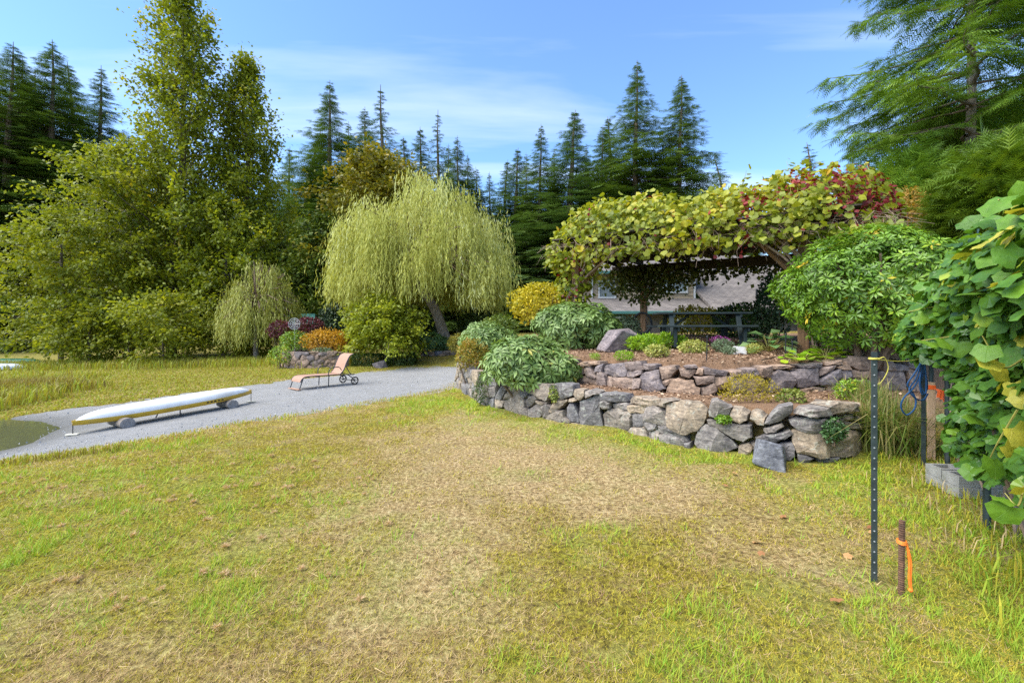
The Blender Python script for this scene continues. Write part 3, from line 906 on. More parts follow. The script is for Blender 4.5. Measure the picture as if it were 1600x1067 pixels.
M['hedge'] = leaf_mat('hedge', G((0, (.025, .05, .01)), (.6, (.06, .10, .015)), (1, (.11, .15, .02))), .5, .25)
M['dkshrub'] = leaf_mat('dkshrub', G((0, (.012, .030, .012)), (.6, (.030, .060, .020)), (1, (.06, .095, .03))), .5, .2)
M['yellowshrub'] = leaf_mat('yellowshrub', G((0, (.22, .20, .012)), (.5, (.45, .39, .02)), (1, (.66, .52, .035))), .5, .35)
M['orange'] = leaf_mat('orange', G((0, (.25, .14, .012)), (.5, (.50, .27, .016)), (1, (.66, .40, .03))), .5, .35)
M['rust'] = leaf_mat('rust', G((0, (.20, .16, .02)), (.5, (.34, .20, .03)), (1, (.46, .25, .035))), .6, .35)
M['burgundy'] = leaf_mat('burgundy', G((0, (.05, .012, .018)), (.6, (.11, .022, .034)), (1, (.17, .04, .05))), .5, .3)
M['lime'] = leaf_mat('lime', G((0, (.10, .20, .008)), (.5, (.22, .38, .014)), (1, (.38, .50, .03))), .45, .35)
M['varieg'] = leaf_mat('varieg', G((0, (.14, .20, .03)), (.5, (.36, .37, .08)), (1, (.58, .52, .19))), .45, .3)
M['lavender'] = leaf_mat('lavender', G((0, (.07, .11, .05)), (.6, (.16, .22, .12)), (1, (.24, .29, .18))), .6, .2)
M['pink'] = leaf_mat('pink', G((0, (.30, .05, .25)), (1, (.55, .15, .45))), .5, .35)
M['hosta'] = leaf_mat('hosta', G((0, (.06, .15, .04)), (.5, (.13, .27, .08)), (1, (.27, .40, .16))), .45, .25)
M['goldshrub'] = leaf_mat('goldshrub', G((0, (.20, .18, .015)), (.5, (.40, .32, .02)), (1, (.58, .45, .04))), .5, .35)
M['azalea_mix'] = leaf_mat('azalea_mix', G((0, (.12, .15, .02)), (.5, (.28, .23, .025)), (1, (.42, .22, .04))), .5, .35)
M['applegreen'] = leaf_mat('applegreen', G((0, (.13, .165, .012)), (.5, (.26, .31, .02)), (1, (.42, .43, .03))), .45, .4)
M['reed'] = leaf_mat('reed', G((0, (.20, .14, .04)), (.35, (.30, .26, .05)), (.7, (.36, .36, .04)), (1, (.30, .40, .04))), .55, .35)
M['ornag'] = leaf_mat('ornag', G((0, (.34, .27, .12)), (.35, (.30, .28, .09)), (.6, (.16, .22, .04)), (1, (.10, .20, .03))), .5, .35)
M['grass'] = leaf_mat('grass', G((0, (.17, .10, .05)), (.2, (.38, .25, .10)), (.45, (.61, .465, .24)), (.5, (.31, .235, .03)), (.60, (.43, .355, .035)), (.74, (.44, .415, .04)), (.86, (.31, .39, .036)), (1, (.21, .38, .03))), .6, .3, .2)
M['vine'] = leaf_mat('vine', G((0, (.035, .10, .010)), (.45, (.085, .20, .018)), (.75, (.15, .29, .025)), (.9, (.28, .40, .03)), (1, (.55, .52, .06))), .38, .25, .5, True)
M['vine_leaf'] = leaf_mat('vine_leaf', G((0, (.035, .10, .010)), (.45, (.085, .20, .018)), (.75, (.15, .29, .025)), (.9, (.28, .40, .03)), (1, (.52, .47, .06))), .42, .3, .4, 'obj')
M['vine_y'] = leaf_mat('vine_y', G((0, (.13, .17, .012)), (.35, (.26, .30, .018)), (.68, (.42, .42, .026)), (.9, (.56, .46, .04)), (1, (.58, .33, .04))), .45, .35, .4, True)
M['vine_red'] = leaf_mat('vine_red', G((0, (.10, .010, .014)), (.6, (.24, .020, .022)), (1, (.34, .06, .03))), .5, .3)
M['vine_shaded'] = leaf_mat('vine_shaded', G((0, (.03, .05, .01)), (.6, (.07, .10, .018)), (1, (.14, .17, .03))), .5, .3)
M['stalk'] = plain('stalk', (.30, .27, .06), .6, .3, 10)

# ------------------------------------------------------------------ conifers
def fir_meshes(h, wid, seed, sp_len=.55, drop=.25, base=.1, gap=.5, ragged=.25, tmpl=SPRAY):
    r_ = np.random.default_rng(seed)
    tr = Soup(); cr = Soup()
    ts = np.linspace(0, 1, 9); sway = np.cumsum(r_.normal(0, .004 * h, (9, 2)), 0) * ts[:, None]
    tp = np.column_stack([sway, ts * h]); tube(tr, tp, .011 * h * (1 - ts) ** .9 + .01, 7)
    PP, DD, NN, SS, TT = [], [], [], [], []
    z = base * h
    while z < h * .985:
        t = z / h; nb = r_.integers(4, 7); a0 = r_.uniform(0, 6.28)
        prof = (1 - t) ** .92 * (.70 + .30 * min(1, (t - base + .05) / .15)) * (.80 + .4 * vnoise(np.array([z * .7]), np.array([seed * 3.1]))[0])
        for b in range(nb):
            if r_.uniform() < ragged * .35: continue
            a = a0 + 6.28 * b / nb + r_.uniform(-.45, .45)
            L = max(.12, wid * 1.08 * prof * r_.uniform(1 - ragged * 1.6, 1.12))
            n = int(max(3, L / (sp_len * .48)))
            s = (np.arange(n) + r_.uniform(.2, .8)) / n; s = np.clip(.06 + s * .94, 0, 1)
            out = np.array([math.cos(a), math.sin(a)]); side = np.array([-out[1], out[0]])
            dz = L * (.18 * (t > .75) + .04) * s - L * drop * s ** 1.6 + L * .10 * s ** 4
            c = np.array([np.interp(t, ts, tp[:, 0]), np.interp(t, ts, tp[:, 1])])
            P = np.column_stack([c + out * (L * s)[:, None], z + r_.uniform(-.4, .4) * gap + dz + r_.uniform(-.07, .07, n) * L])
            if L > 1.2 and r_.uniform() < .6:
                q = np.column_stack([c + out * (L * np.array([0, .4, .8]))[:, None], z + np.interp([0, .4, .8], s, dz)]); tube(tr, q, [.012 * L + .01, .008 * L + .008, .006], 4, cap=False)
            sl = sp_len * (1.2 - .55 * s) * (.12 + .88 * min(1, L / 2.2))
            for sg in (-1, 1, 0):
                ang = sg * r_.uniform(.6, 1.15, n)
                d = out * np.cos(ang)[:, None] + side * np.sin(ang)[:, None]
                dd = np.column_stack([d, r_.uniform(-.5, .05, n) - drop * .5])
                PP.append(P); DD.append(dd); NN.append(np.column_stack([r_.normal(0, .35, (n, 2)), np.ones(n)])); SS.append(sl * r_.uniform(.8, 1.25, n))
                TT.append(np.clip(.45 + r_.normal(0, .22, n) + .12 * s, 0, 1))
        z += gap * r_.uniform(.6, 1.3) * (1.15 - .6 * t)
    scatter(cr, tmpl, np.concatenate(PP), np.concatenate(DD), np.concatenate(NN), np.concatenate(SS), np.concatenate(TT))
    return tr.mesh("trunk"), cr.mesh("crown")

FIRV = [fir_meshes(24, 4.6, 1, .9, .26, .05, .36), fir_meshes(24, 3.9, 2, .85, .20, .06, .36, .35), fir_meshes(24, 5.2, 3, .95, .28, .04, .37, .2), fir_meshes(24, 3.4, 4, .8, .36, .12, .50, .5), fir_meshes(24, 4.7, 5, .9, .14, .05, .36, .3)]
for k, (a, b) in enumerate(FIRV):
    a.materials.append(M['bark'])
    b.materials.append(M['fir_b' if k in (1, 3) else 'fir_a'])

def fir(px, top, Y, var, wf, label, group="firs along the back of the garden", rot=None, x=None):
    X = (px - 800) / F * Y if x is None else x
    z0 = gz(X, Y) - .1; ztop = H - (top - HZ) / F * Y; hh = ztop - z0
    t = thing("fir_tree", (X, Y, z0), label, "tree", group)
    for nm, me in (("trunk", FIRV[var][0]), ("crown", FIRV[var][1])):
        o = bpy.data.objects.new(nm, me); COL.objects.link(o); o.parent = t
        ws = hh / 24 * wf * (2.35 if var in (1, 3) else 1.95); o.scale = (ws, ws, hh / 24); o.rotation_euler = (0, 0, px * .37 if rot is None else rot)
    return t

FIRS = [
 (8, 62, 40, 2, .95, "dark fir cut by the picture's left edge, behind the cottonwoods"),
 (42, 95, 44, 0, .9, "dark slender fir second in from the left edge of the picture"),
 (80, 58, 42, 2, .9, "broad dark fir third in from the left edge, left of the tall cottonwood"),
 (152, 100, 46, 0, .9, "dark fir peeping out just left of the tall cottonwood"),
 (428, 212, 56, 3, .9, "thin sparse fir just to the right of the shorter cottonwood"),
 (471, 196, 54, 3, 1.1, "sparse fir second to the right of the shorter cottonwood"),
 (518, 128, 50, 0, 1.0, "tall pointed fir left of the golden-brown maple's top"),
 (570, 164, 52, 4, .85, "fir standing behind the golden-brown maple, left of a ragged spire"),
 (601, 147, 50, 3, .9, "ragged thin-topped spire fir behind the golden-brown maple"),
 (637, 210, 55, 1, .9, "small fir on the right shoulder of the golden-brown maple"),
 (660, 204, 56, 1, .9, "fir over the willow's top, left of the taller sparse one"),
 (686, 182, 53, 3, .8, "taller sparse fir above the middle of the willow's crown"),
 (718, 212, 50, 0, .9, "full cone-shaped fir above the right half of the willow"),
 (746, 262, 52, 4, .9, "short fir low over the right shoulder of the willow"),
 (783, 250, 52, 1, .9, "small dark fir in the gap just right of the willow's crown"),
 (803, 227, 50, 1, .95, "narrow fir second in the gap right of the willow's crown"),
 (843, 195, 48, 0, .85, "fir above the yellow shrub, left of the taller narrow one"),
 (887, 167, 46, 1, 1.1, "tall narrow fir above the left end of the vine pergola"),
 (938, 196, 50, 2, .8, "bushy fir left of the two tallest firs behind the pergola"),
 (962, 183, 52, 1, .9, "slim fir tucked against the left one of the two tallest firs"),
 (994, 97, 46, 0, .92, "left one of the two tallest dense firs rising over the pergola"),
 (1060, 116, 45, 2, .82, "right one of the two tallest dense firs rising over the pergola"),
 (1138, 236, 58, 3, 1.0, "tiny distant fir tip alone above the pergola's vine"),
 (1271, 212, 60, 3, 1.1, "small distant fir tip above the right end of the pergola"),
 (1330, 226, 40, 4, .9, "young fir beyond the pergola's right end, under drooping branches"),
]
for f in FIRS: fir(*f)
BACKW = ["low behind the fir cut by the left edge", "behind the gap right of the third fir from the left", "behind the layered maple's right side", "behind the tallest cottonwood's trunk",
 "behind the right flank of the shorter cottonwood", "behind the two sparse firs near the shorter cottonwood", "low behind the tall fir left of the maple", "behind the golden-brown maple's left half",
 "behind the golden-brown maple's right half", "behind the top of the weeping willow", "behind the willow's right shoulder", "behind the two narrow firs right of the willow",
 "low behind the fir above the yellow shrub", "low behind the tall narrow fir over the pergola's left end", "between the two tallest firs, below their tips", "right of the two tallest firs, low over the vine",
 "hidden behind the middle of the pergola's vine", "behind the feathery conifer right of the pergola", "behind the big drooping fir's trunk"]
for f in [(-22, 70, 43, 2, 1.0, "dark fir mostly cut off by the picture's left edge"), (60, 112, 48, 0, 1.0, "dark fir filling the gap between the second and third left-hand firs"), (116, 98, 47, 4, 1.0, "dark fir between the broad left-hand fir and the tallest cottonwood"),
          (448, 225, 60, 1, .8, "faint fir between the two sparse firs beside the shorter cottonwood"), (494, 205, 58, 1, .8, "fir close at the left flank of the tall pointed fir"), (545, 188, 58, 0, .8, "fir in the dip between the tall pointed fir and the maple's firs"),
          (620, 232, 60, 0, .8, "low fir just right of the ragged spire, over the maple"), (703, 226, 59, 0, .8, "fir in the dip right of the taller sparse one above the willow"), (733, 240, 58, 0, .8, "fir in the dip right of the cone-shaped one above the willow"),
          (766, 268, 58, 0, .8, "small fir at the edge of the willow's right shoulder"), (823, 240, 58, 0, .8, "fir in the dip left of the firs above the yellow shrub"), (866, 232, 58, 0, .8, "fir between the two firs above the pergola's left end"), (913, 228, 58, 0, .8, "fir right of the tall narrow one, above the pergola's left end")]: fir(*f)
# a fuller rank behind, so that the gaps are dark woods and not sky
for k, (px, top) in enumerate([(20, 200), (110, 210), (200, 230), (300, 250), (395, 300), (450, 300), (495, 290), (545, 270), (620, 300), (700, 300), (760, 330), (820, 310), (865, 300), (915, 280), (1030, 260), (1100, 330), (1180, 340), (1400, 260), (1470, 250)]):
    fir(px, top, 64 + (k % 3) * 3, k % 3, 1.5, "far dark fir " + BACKW[k], "background wood firs")

# big drooping conifer on the right
def big_fir():
    X, Y = (1512 - 800) / F * 15, 15.0
    z0 = gz(X, Y) - .1
    t = thing("fir_tree", (X, Y, z0), "large open fir with long drooping boughs at the upper right corner", "tree")
    r_ = np.random.default_rng(8); tr = Soup(); cr = Soup(); lim = Soup()
    hh = 24
    ts = np.linspace(0, 1, 10); tp = np.column_stack([X + .15 * np.sin(ts * 5), Y + .1 * np.cos(ts * 4), z0 + ts * hh])
    tube(tr, tp, .15 * (1 - ts * .9) + .02, 9)
    z = z0 + 3.0
    while z < z0 + hh * .97:
        t_ = (z - z0) / hh
        Lm = 4.3 * min(1, (1 - t_) * 1.5) * (1 if z > z0 + 5.5 else .8)
        for b in range(r_.integers(4, 6)):
            a = r_.uniform(0, 6.28); L = Lm * r_.uniform(.6, 1.1)
            out = np.array([math.cos(a), math.sin(a)]); side = np.array([-out[1], out[0]])
            s = np.linspace(0, 1, 9); wob = np.cumsum(r_.normal(0, .02, 9)) * L
            bz = z + L * (.12 * s - .28 * s ** 2 + .16 * s ** 4) + wob * .3
            P = np.column_stack([np.array([X, Y]) + out * (L * s)[:, None] + side * wob[:, None], bz])
            tube(lim, P, .045 * (1 - s) * L / 4 + .008, 5, cap=False)
            # branchlets to both sides, hanging sprays on them
            nb = int(L * 5.5)
            for k in range(nb):
                f = .12 + .88 * (k + r_.uniform()) / nb
                c = np.array([np.interp(f, s, P[:, i]) for i in range(3)])
                sg = 1 if k % 2 else -1
                l2 = (1.15 * (1 - f) + .30) * r_.uniform(.6, 1.2)
                d2 = nrm(np.append(out * .75 + side * sg * r_.uniform(.5, 1.1), r_.uniform(-.35, .0)))
                n2 = int(max(3, l2 / .20)); q = (np.arange(n2) + .5) / n2
                pp = c + d2 * (l2 * q)[:, None] + np.array([0, 0, -1]) * (.22 * l2 * q ** 2)[:, None]
                for sg2 in (-1, 1):
                    dd = d2[None] + np.cross(d2, [0, 0, 1])[None] * sg2 * r_.uniform(.3, .9, (n2, 1)) + np.array([0, 0, -1]) * r_.uniform(.0, .75, (n2, 1))
                    scatter(cr, SPRAY, pp, dd, np.column_stack([r_.normal(0, .4, (n2, 2)), np.ones(n2)]), r_.uniform(.32, .60, n2), np.clip(r_.normal(.45, .22, n2), 0, 1))
        z += r_.uniform(.32, .68)
    tr.obj("trunk", M['bark_grey'], t); lim.obj("branches", M['bark'], t, kind="stuff"); cr.obj("crown", M['fir_lush'], t)
big_fir()

# ------------------------------------------------------------------ broadleaf trees
def branchy(px, py0, Y, top, name, label, mat, half, seed, nprim=70, up=.75, start=.12, leaf=.24, per=26, tmpl=OVAL, prof=None, flat=.0, spread=.28, bark='bark', trunk_r=.2, group=None, lean=0.0, droop=.0, nsec=9, xy=None, z0=None):
    """a trunk, ascending limbs, twigs, and leaves spread round the twigs"""
    r_ = np.random.default_rng(seed)
    X = (px - 800) / F * Y if xy is None else xy[0]
    zb = gz(X, Y) - .05 if z0 is None else z0
    ht = H - (top - HZ) / F * Y - zb
    t = thing(name, (X, Y, zb), label, "tree", group)
    tr = Soup(); cr = Soup(); lim = Soup()
    ts = np.linspace(0, 1, 12); sw = np.cumsum(r_.normal(0, .012 * ht, (12, 2)), 0) * ts[:, None]
    tp = np.column_stack([X + sw[:, 0] + lean * ts * ht, Y + sw[:, 1], zb + ts * ht * .97])
    tube(tr, tp, trunk_r * (1 - ts) ** .8 + .012, 8)
    prof = prof or (lambda q: math.sin(math.pi * min(1, q * .9 + .12)) ** .7)
    A, B, C_, D_, T_ = [], [], [], [], []
    for k in range(nprim):
        q = start + (1 - start) * ((k + r_.uniform()) / nprim) ** .9
        L = half * prof((q - start) / (1 - start)) * r_.uniform(.55, 1.12)
        a = k * 2.399 + r_.uniform(-.5, .5)
        u_ = up * r_.uniform(.6, 1.3) * (1.0 + .5 * q)
        s = np.linspace(0, 1, 7)
        out = np.array([math.cos(a), math.sin(a)]); wob = np.cumsum(r_.normal(0, .04, (7, 3)), 0) * L
        P = np.column_stack([np.interp(q, ts, tp[:, 0]) + out[0] * L * s, np.interp(q, ts, tp[:, 1]) + out[1] * L * s,
                             np.interp(q, ts, tp[:, 2]) - u_ * L * .35 + u_ * L * s ** (1.25 if up > .4 else .8) - droop * L * s ** 2]) + wob * s[:, None]
        P[0] = [np.interp(q, ts, tp[:, 0]), np.interp(q, ts, tp[:, 1]), max(zb + .2, np.interp(q, ts, tp[:, 2]) - u_ * L * .35)]
        P[:, 2] = np.minimum(P[:, 2], zb + ht * 1.0)
        tube(lim, P, np.maximum(.010, trunk_r * .28 * (1 - s) * (1 - q * .6)), 5, cap=False)
        ns = max(3, int(nsec * (.5 + .7 * L / half)))
        for m_ in range(ns):
            f = .22 + .78 * (m_ + r_.uniform()) / ns
            c = np.array([np.interp(f, s, P[:, i]) for i in range(3)])
            l2 = L * .42 * (1.15 - f * .7) * r_.uniform(.6, 1.2) + .25
            d = nrm(np.array([out[0] * .6, out[1] * .6, .35 * up - .15 * flat]) + r_.normal(0, .62, 3) * np.array([1, 1, 1 - .75 * flat]))
            n = max(4, int(per * (l2 / (.42 * half) + .35)))
            g = r_.uniform(0, 1, n)
            pp = c + d * (l2 * g)[:, None] + r_.normal(0, spread, (n, 3)) * np.array([1, 1, 1 - .6 * flat]) * (.4 + .6 * g[:, None])
            A.append(pp); B.append(nrm(d[None] + r_.normal(0, .7, (n, 3)) + [0, 0, -.25])); C_.append(np.column_stack([r_.normal(0, .75, (n, 2)), np.ones(n)]))
            D_.append(leaf * r_.uniform(.65, 1.25, n)); T_.append(np.clip(r_.normal(.45, .14, n) + r_.normal(0, .19), 0, 1))
    scatter(cr, tmpl, np.concatenate(A), np.concatenate(B), np.concatenate(C_), np.concatenate(D_), np.concatenate(T_))
    tr.obj("trunk", M[bark], t); lim.obj("branches", M[bark], t, kind="stuff"); cr.obj("crown", M[mat], t)
    return t

pyr = lambda q: (max(0, 1 - q)) ** .62 * (.62 + .38 * min(1, q * 4))
branchy(268, 555, 30, -22, "cottonwood_tree", "tallest yellow-green cottonwood with rising branches on the left", 'cotton', 5.2, 31, 150, 1.0, .08, .25, 44, prof=pyr, nsec=9, spread=.34, trunk_r=.3)
branchy(386, 555, 32, 84, "cottonwood_tree", "shorter olive-gold cottonwood right beside the tallest one", 'understory', 3.7, 32, 110, 1.0, .10, .25, 42, prof=pyr, spread=.34, trunk_r=.24)
branchy(205, 555, 29, 210, "alder_tree", "broad yellow-green alder filling the space under the tallest cottonwood's left side", 'understory', 5.2, 33, 80, .35, .06, .24, 36, flat=.5, spread=.3, trunk_r=.18)
branchy(95, 556, 26, 325, "vine_maple_tree", "low spreading yellow-green maple with layered twigs near the left edge", 'understory', 4.6, 34, 60, .15, .05, .22, 34, flat=.7, spread=.26, trunk_r=.12)
branchy(350, 556, 29, 300, "alder_tree", "leafy green alder between the two cottonwoods' feet and the small weeping tree", 'cotton', 3.9, 35, 66, .3, .04, .24, 34, flat=.4, spread=.3, trunk_r=.15)
branchy(255, 560, 24.5, 455, "willow_shrub", "bright yellow-green bushy shrub low in front of the cottonwood trunks", 'understory', 2.9, 36, 36, .3, .02, .2, 24, flat=.4, spread=.26, trunk_r=.06)
branchy(140, 560, 24.5, 470, "willow_shrub", "olive bushy shrub at the marsh edge, under the layered maple", 'understory', 2.5, 37, 32, .25, .02, .2, 22, flat=.4, spread=.26, trunk_r=.06)
branchy(395, 556, 26.5, 475, "willow_shrub", "low green shrub at the foot of the small weeping tree", 'understory', 1.9, 41, 24, .3, .02, .18, 20, flat=.4, spread=.22, trunk_r=.05)
dome = lambda q: math.sqrt(max(0.02, 1 - (q * 1.0) ** 2.2)) * (.75 + .25 * min(1, q * 3))
branchy(588, 540, 33, 236, "maple_tree", "golden-brown domed maple behind the weeping willow's left side", 'maple', 5.4, 38, 130, .22, .22, .30, 40, prof=dome, flat=.35, spread=.36, trunk_r=.25)
branchy(505, 540, 31, 330, "broadleaf_tree", "dark green leafy tree left of the weeping willow, below the maple", 'midgreen', 3.0, 39, 70, .30, .03, .27, 34, prof=dome, flat=.3, spread=.32, trunk_r=.16)
branchy(604, 552, 21.5, 462, "small_tree", "small round-headed green tree standing behind the clipped hedge", 'applegreen', 1.95, 40, 60, .12, .30, .17, 22, prof=lambda q: math.sqrt(max(.05, 1 - ((q - .2) / .85) ** 2)), flat=.4, spread=.17, trunk_r=.09, droop=.22)

# weeping willows
def willow(px, Y, pxl, pxr, ptop, pbot, label, mat, seed, nstr, seg=.16, lw=.2, trunk=None, lenr=(.35, 1.0), thick=.16):
    r_ = np.random.default_rng(seed)
    X = (px - 800) / F * Y; zb = gz(X, Y) - .05
    cx = ((pxl + pxr) / 2 - 800) / F * Y; rx = (pxr - pxl) / 2 / F * Y
    zt = H - (ptop - HZ) / F * Y; zl = H - (pbot - HZ) / F * Y
    t = thing("weeping_willow_tree", (X, Y, zb), label, "tree")
    tr = Soup(); cr = Soup(); lim = Soup()
    fork = np.array([cx - .1 * rx, Y, zb + .42 * (zt - zb)])
    tube(tr, smooth_path([[X, Y, zb], [X - .1 * (X - fork[0]), Y, zb + .5], [X + .45 * (fork[0] - X), Y, zb + .25 * (zt - zb)], fork], 12), np.linspace(thick * 1.9, thick, 13), 9)
    # clumps: each limb ends in a shock of hanging strands
    ncl = 150; cl = []
    for k in range(ncl):
        d = nrm(np.array([r_.normal(), r_.normal(), abs(r_.normal()) * .95 - .22])); f = r_.uniform(.35, 1.0) ** .4
        p = np.array([cx + d[0] * rx * .92 * f, Y + d[1] * rx * .92 * f, zl + .35 * (zt - zl) + d[2] * (zt - zl) * .65 * f])
        cl.append((p, d))
        q = smooth_path([fork, fork * .5 + p * .5 + np.array([0, 0, .12 * (zt - zl)]), p], 8)
        tube(lim, q, np.linspace(thick * .4, .02, len(q)), 5, cap=False)
    PP, DD, NN, SS, TT = [], [], [], [], []
    for k in range(nstr):
        c, d = cl[r_.integers(ncl)]
        p0 = c + r_.normal(0, .085, 3) * rx * np.array([1, 1, .6]); 
        L = (p0[2] - zl) * r_.uniform(*lenr) + .4
        n = max(3, int(L / seg)); s = (np.arange(n) + r_.uniform()) / n
        o = nrm(d[:2] + r_.normal(0, .5, 2)); reach = r_.uniform(.15, .45) * min(1.4, rx * .3)
        arch = 1 - np.exp(-4 * s)
        P = np.column_stack([p0[0] + o[0] * reach * arch, p0[1] + o[1] * reach * arch, p0[2] + .35 * reach * np.sin(np.minimum(1, s * 5) * math.pi) - L * s])
        P[:, :2] += np.cumsum(r_.normal(0, .03, (n, 2)), 0)
        dd = np.column_stack([r_.normal(0, .28, (n, 2)) + o * .18, -np.ones(n)])
        tn = np.clip(r_.normal(.5, .17) + r_.normal(0, .1, n) + .12 * (vnoise(c[:1] * .8, c[2:] * .8, 1, seed)[0] - .5) * 4, 0, 1)
        PP.append(P); DD.append(dd); NN.append(np.column_stack([o[0] + r_.normal(0, .6, n), o[1] + r_.normal(0, .6, n), np.full(n, .4)])); SS.append(lw * r_.uniform(.8, 1.3, n)); TT.append(tn)
    scatter(cr, NARROW, np.concatenate(PP), np.concatenate(DD), np.concatenate(NN), np.concatenate(SS), np.concatenate(TT), .72)
    tr.obj("trunk", M['bark_grey'], t); lim.obj("branches", M['twig'], t, kind="stuff"); cr.obj("crown", M[mat], t)
willow(703, 25, 524, 800, 278, 500, "large pale weeping willow with a leaning trunk", 'willow', 51, 8200, .15, .25, lenr=(.12, .58), thick=.2)
willow(400, 25.5, 345, 468, 398, 545, "small weeping tree with dull olive strands beside the cottonwoods", 'willow2', 52, 1500, .15, .23, lenr=(.15, .7), thick=.09)

# ------------------------------------------------------------------ shrubs
def shell_points(c, r3, n, r_, lobes=9, lump=.35, inner=.3, low=-.65):
    """leaf seats on and in a lumpy dome: positions, outward directions"""
    L = [(np.zeros(3), np.ones(3) * .86)]
    for k in range(lobes):
        d = nrm(r_.normal(size=3)); d[2] = abs(d[2]) * .9 - .15
        L.append((d * r_.uniform(.45, .72), np.ones(3) * r_.uniform(lump * .8, lump * 1.35)))
    Ps, Ds = [], []
    w = np.array([l[1][0] ** 2 for l in L]); w = w / w.sum()
    for (o, rr), ww in zip(L, w):
        m = int(n * ww * 1.9) + 3
        d = rdir(m, r_); f = np.where(r_.uniform(size=m) < inner, r_.uniform(.45, .9, m), r_.uniform(.9, 1.05, m))
        p = o + d * rr * f[:, None]
        # drop what lies deep inside another lobe
        ok = p[:, 2] > low
        for (o2, r2) in L:
            if o2 is o: continue
            ok &= (np.linalg.norm((p - o2) / r2, axis=1) > .72) | (r_.uniform(size=m) < .12)
        Ps.append(p[ok]); Ds.append(d[ok])
    P = np.concatenate(Ps); D = np.concatenate(Ds)
    if len(P) > n:
        k = r_.permutation(len(P))[:n]; P, D = P[k], D[k]
    return np.asarray(c) + P * np.asarray(r3), nrm(D / np.asarray(r3) * np.mean(r3))

def leaf_meshes(tmpl, name, mat, tints=6, hi=.98, lo=.05):
    out = []
    for k in range(tints):
        tv = tmpl[k % len(tmpl)] if isinstance(tmpl, list) else tmpl
        me = np_mesh(name, tv[0], [tv[1]], np.full(len(tv[0]), lo + (hi - lo) * k / (tints - 1)), True)
        me.materials.append(mat); out.append(me)
    return out

def leaf_objects(parent, P, D, N, sc, tint, meshes, name="leaf", wid=None):
    Fm = frames(D, N)
    for i in range(len(P)):
        o = bpy.data.objects.new(name, meshes[int(np.clip(tint[i], 0, .999) * len(meshes))]); COL.objects.link(o)
        o.parent = parent; o.matrix_parent_inverse = PINV.get(parent.name, Matrix())
        m = Matrix([[*(Fm[i][a] * sc[i]), P[i][a]] for a in range(3)] + [[0, 0, 0, 1]])
        o.matrix_basis = m

CAMP = np.array([0, 0, H])
def pick_front(P, D, n, depth_bias=.0):
    v = nrm(CAMP - P); face = np.sum(v * D, 1)
    dist = np.linalg.norm(P - CAMP, axis=1)
    sc = -dist * 1.0 + .9 * face + rng.normal(0, .25, len(P))
    idx = np.argsort(-sc)[:n]; mask = np.zeros(len(P), bool); mask[idx] = True
    return mask

def stems(t, base, c, r3, n, r_, rad=.015, mat='twig', zmin=None):
    sp = Soup()
    for k in range(n):
        d = nrm(np.array([r_.normal(), r_.normal(), r_.uniform(-.1, 1.0)])); e = np.asarray(c) + d * np.asarray(r3) * .8
        b = np.array(base) + np.append(r_.normal(0, .12, 2) * np.asarray(r3)[:2], 0)
        q = smooth_path([b, b * .5 + e * .5 + np.append(r_.normal(0, .05, 2), .05) * r3[2], e], 6)
        tube(sp, q, np.linspace(rad * 1.6, rad * .5, len(q)), 5, cap=False)
    return sp.obj("stem", M[mat], t)

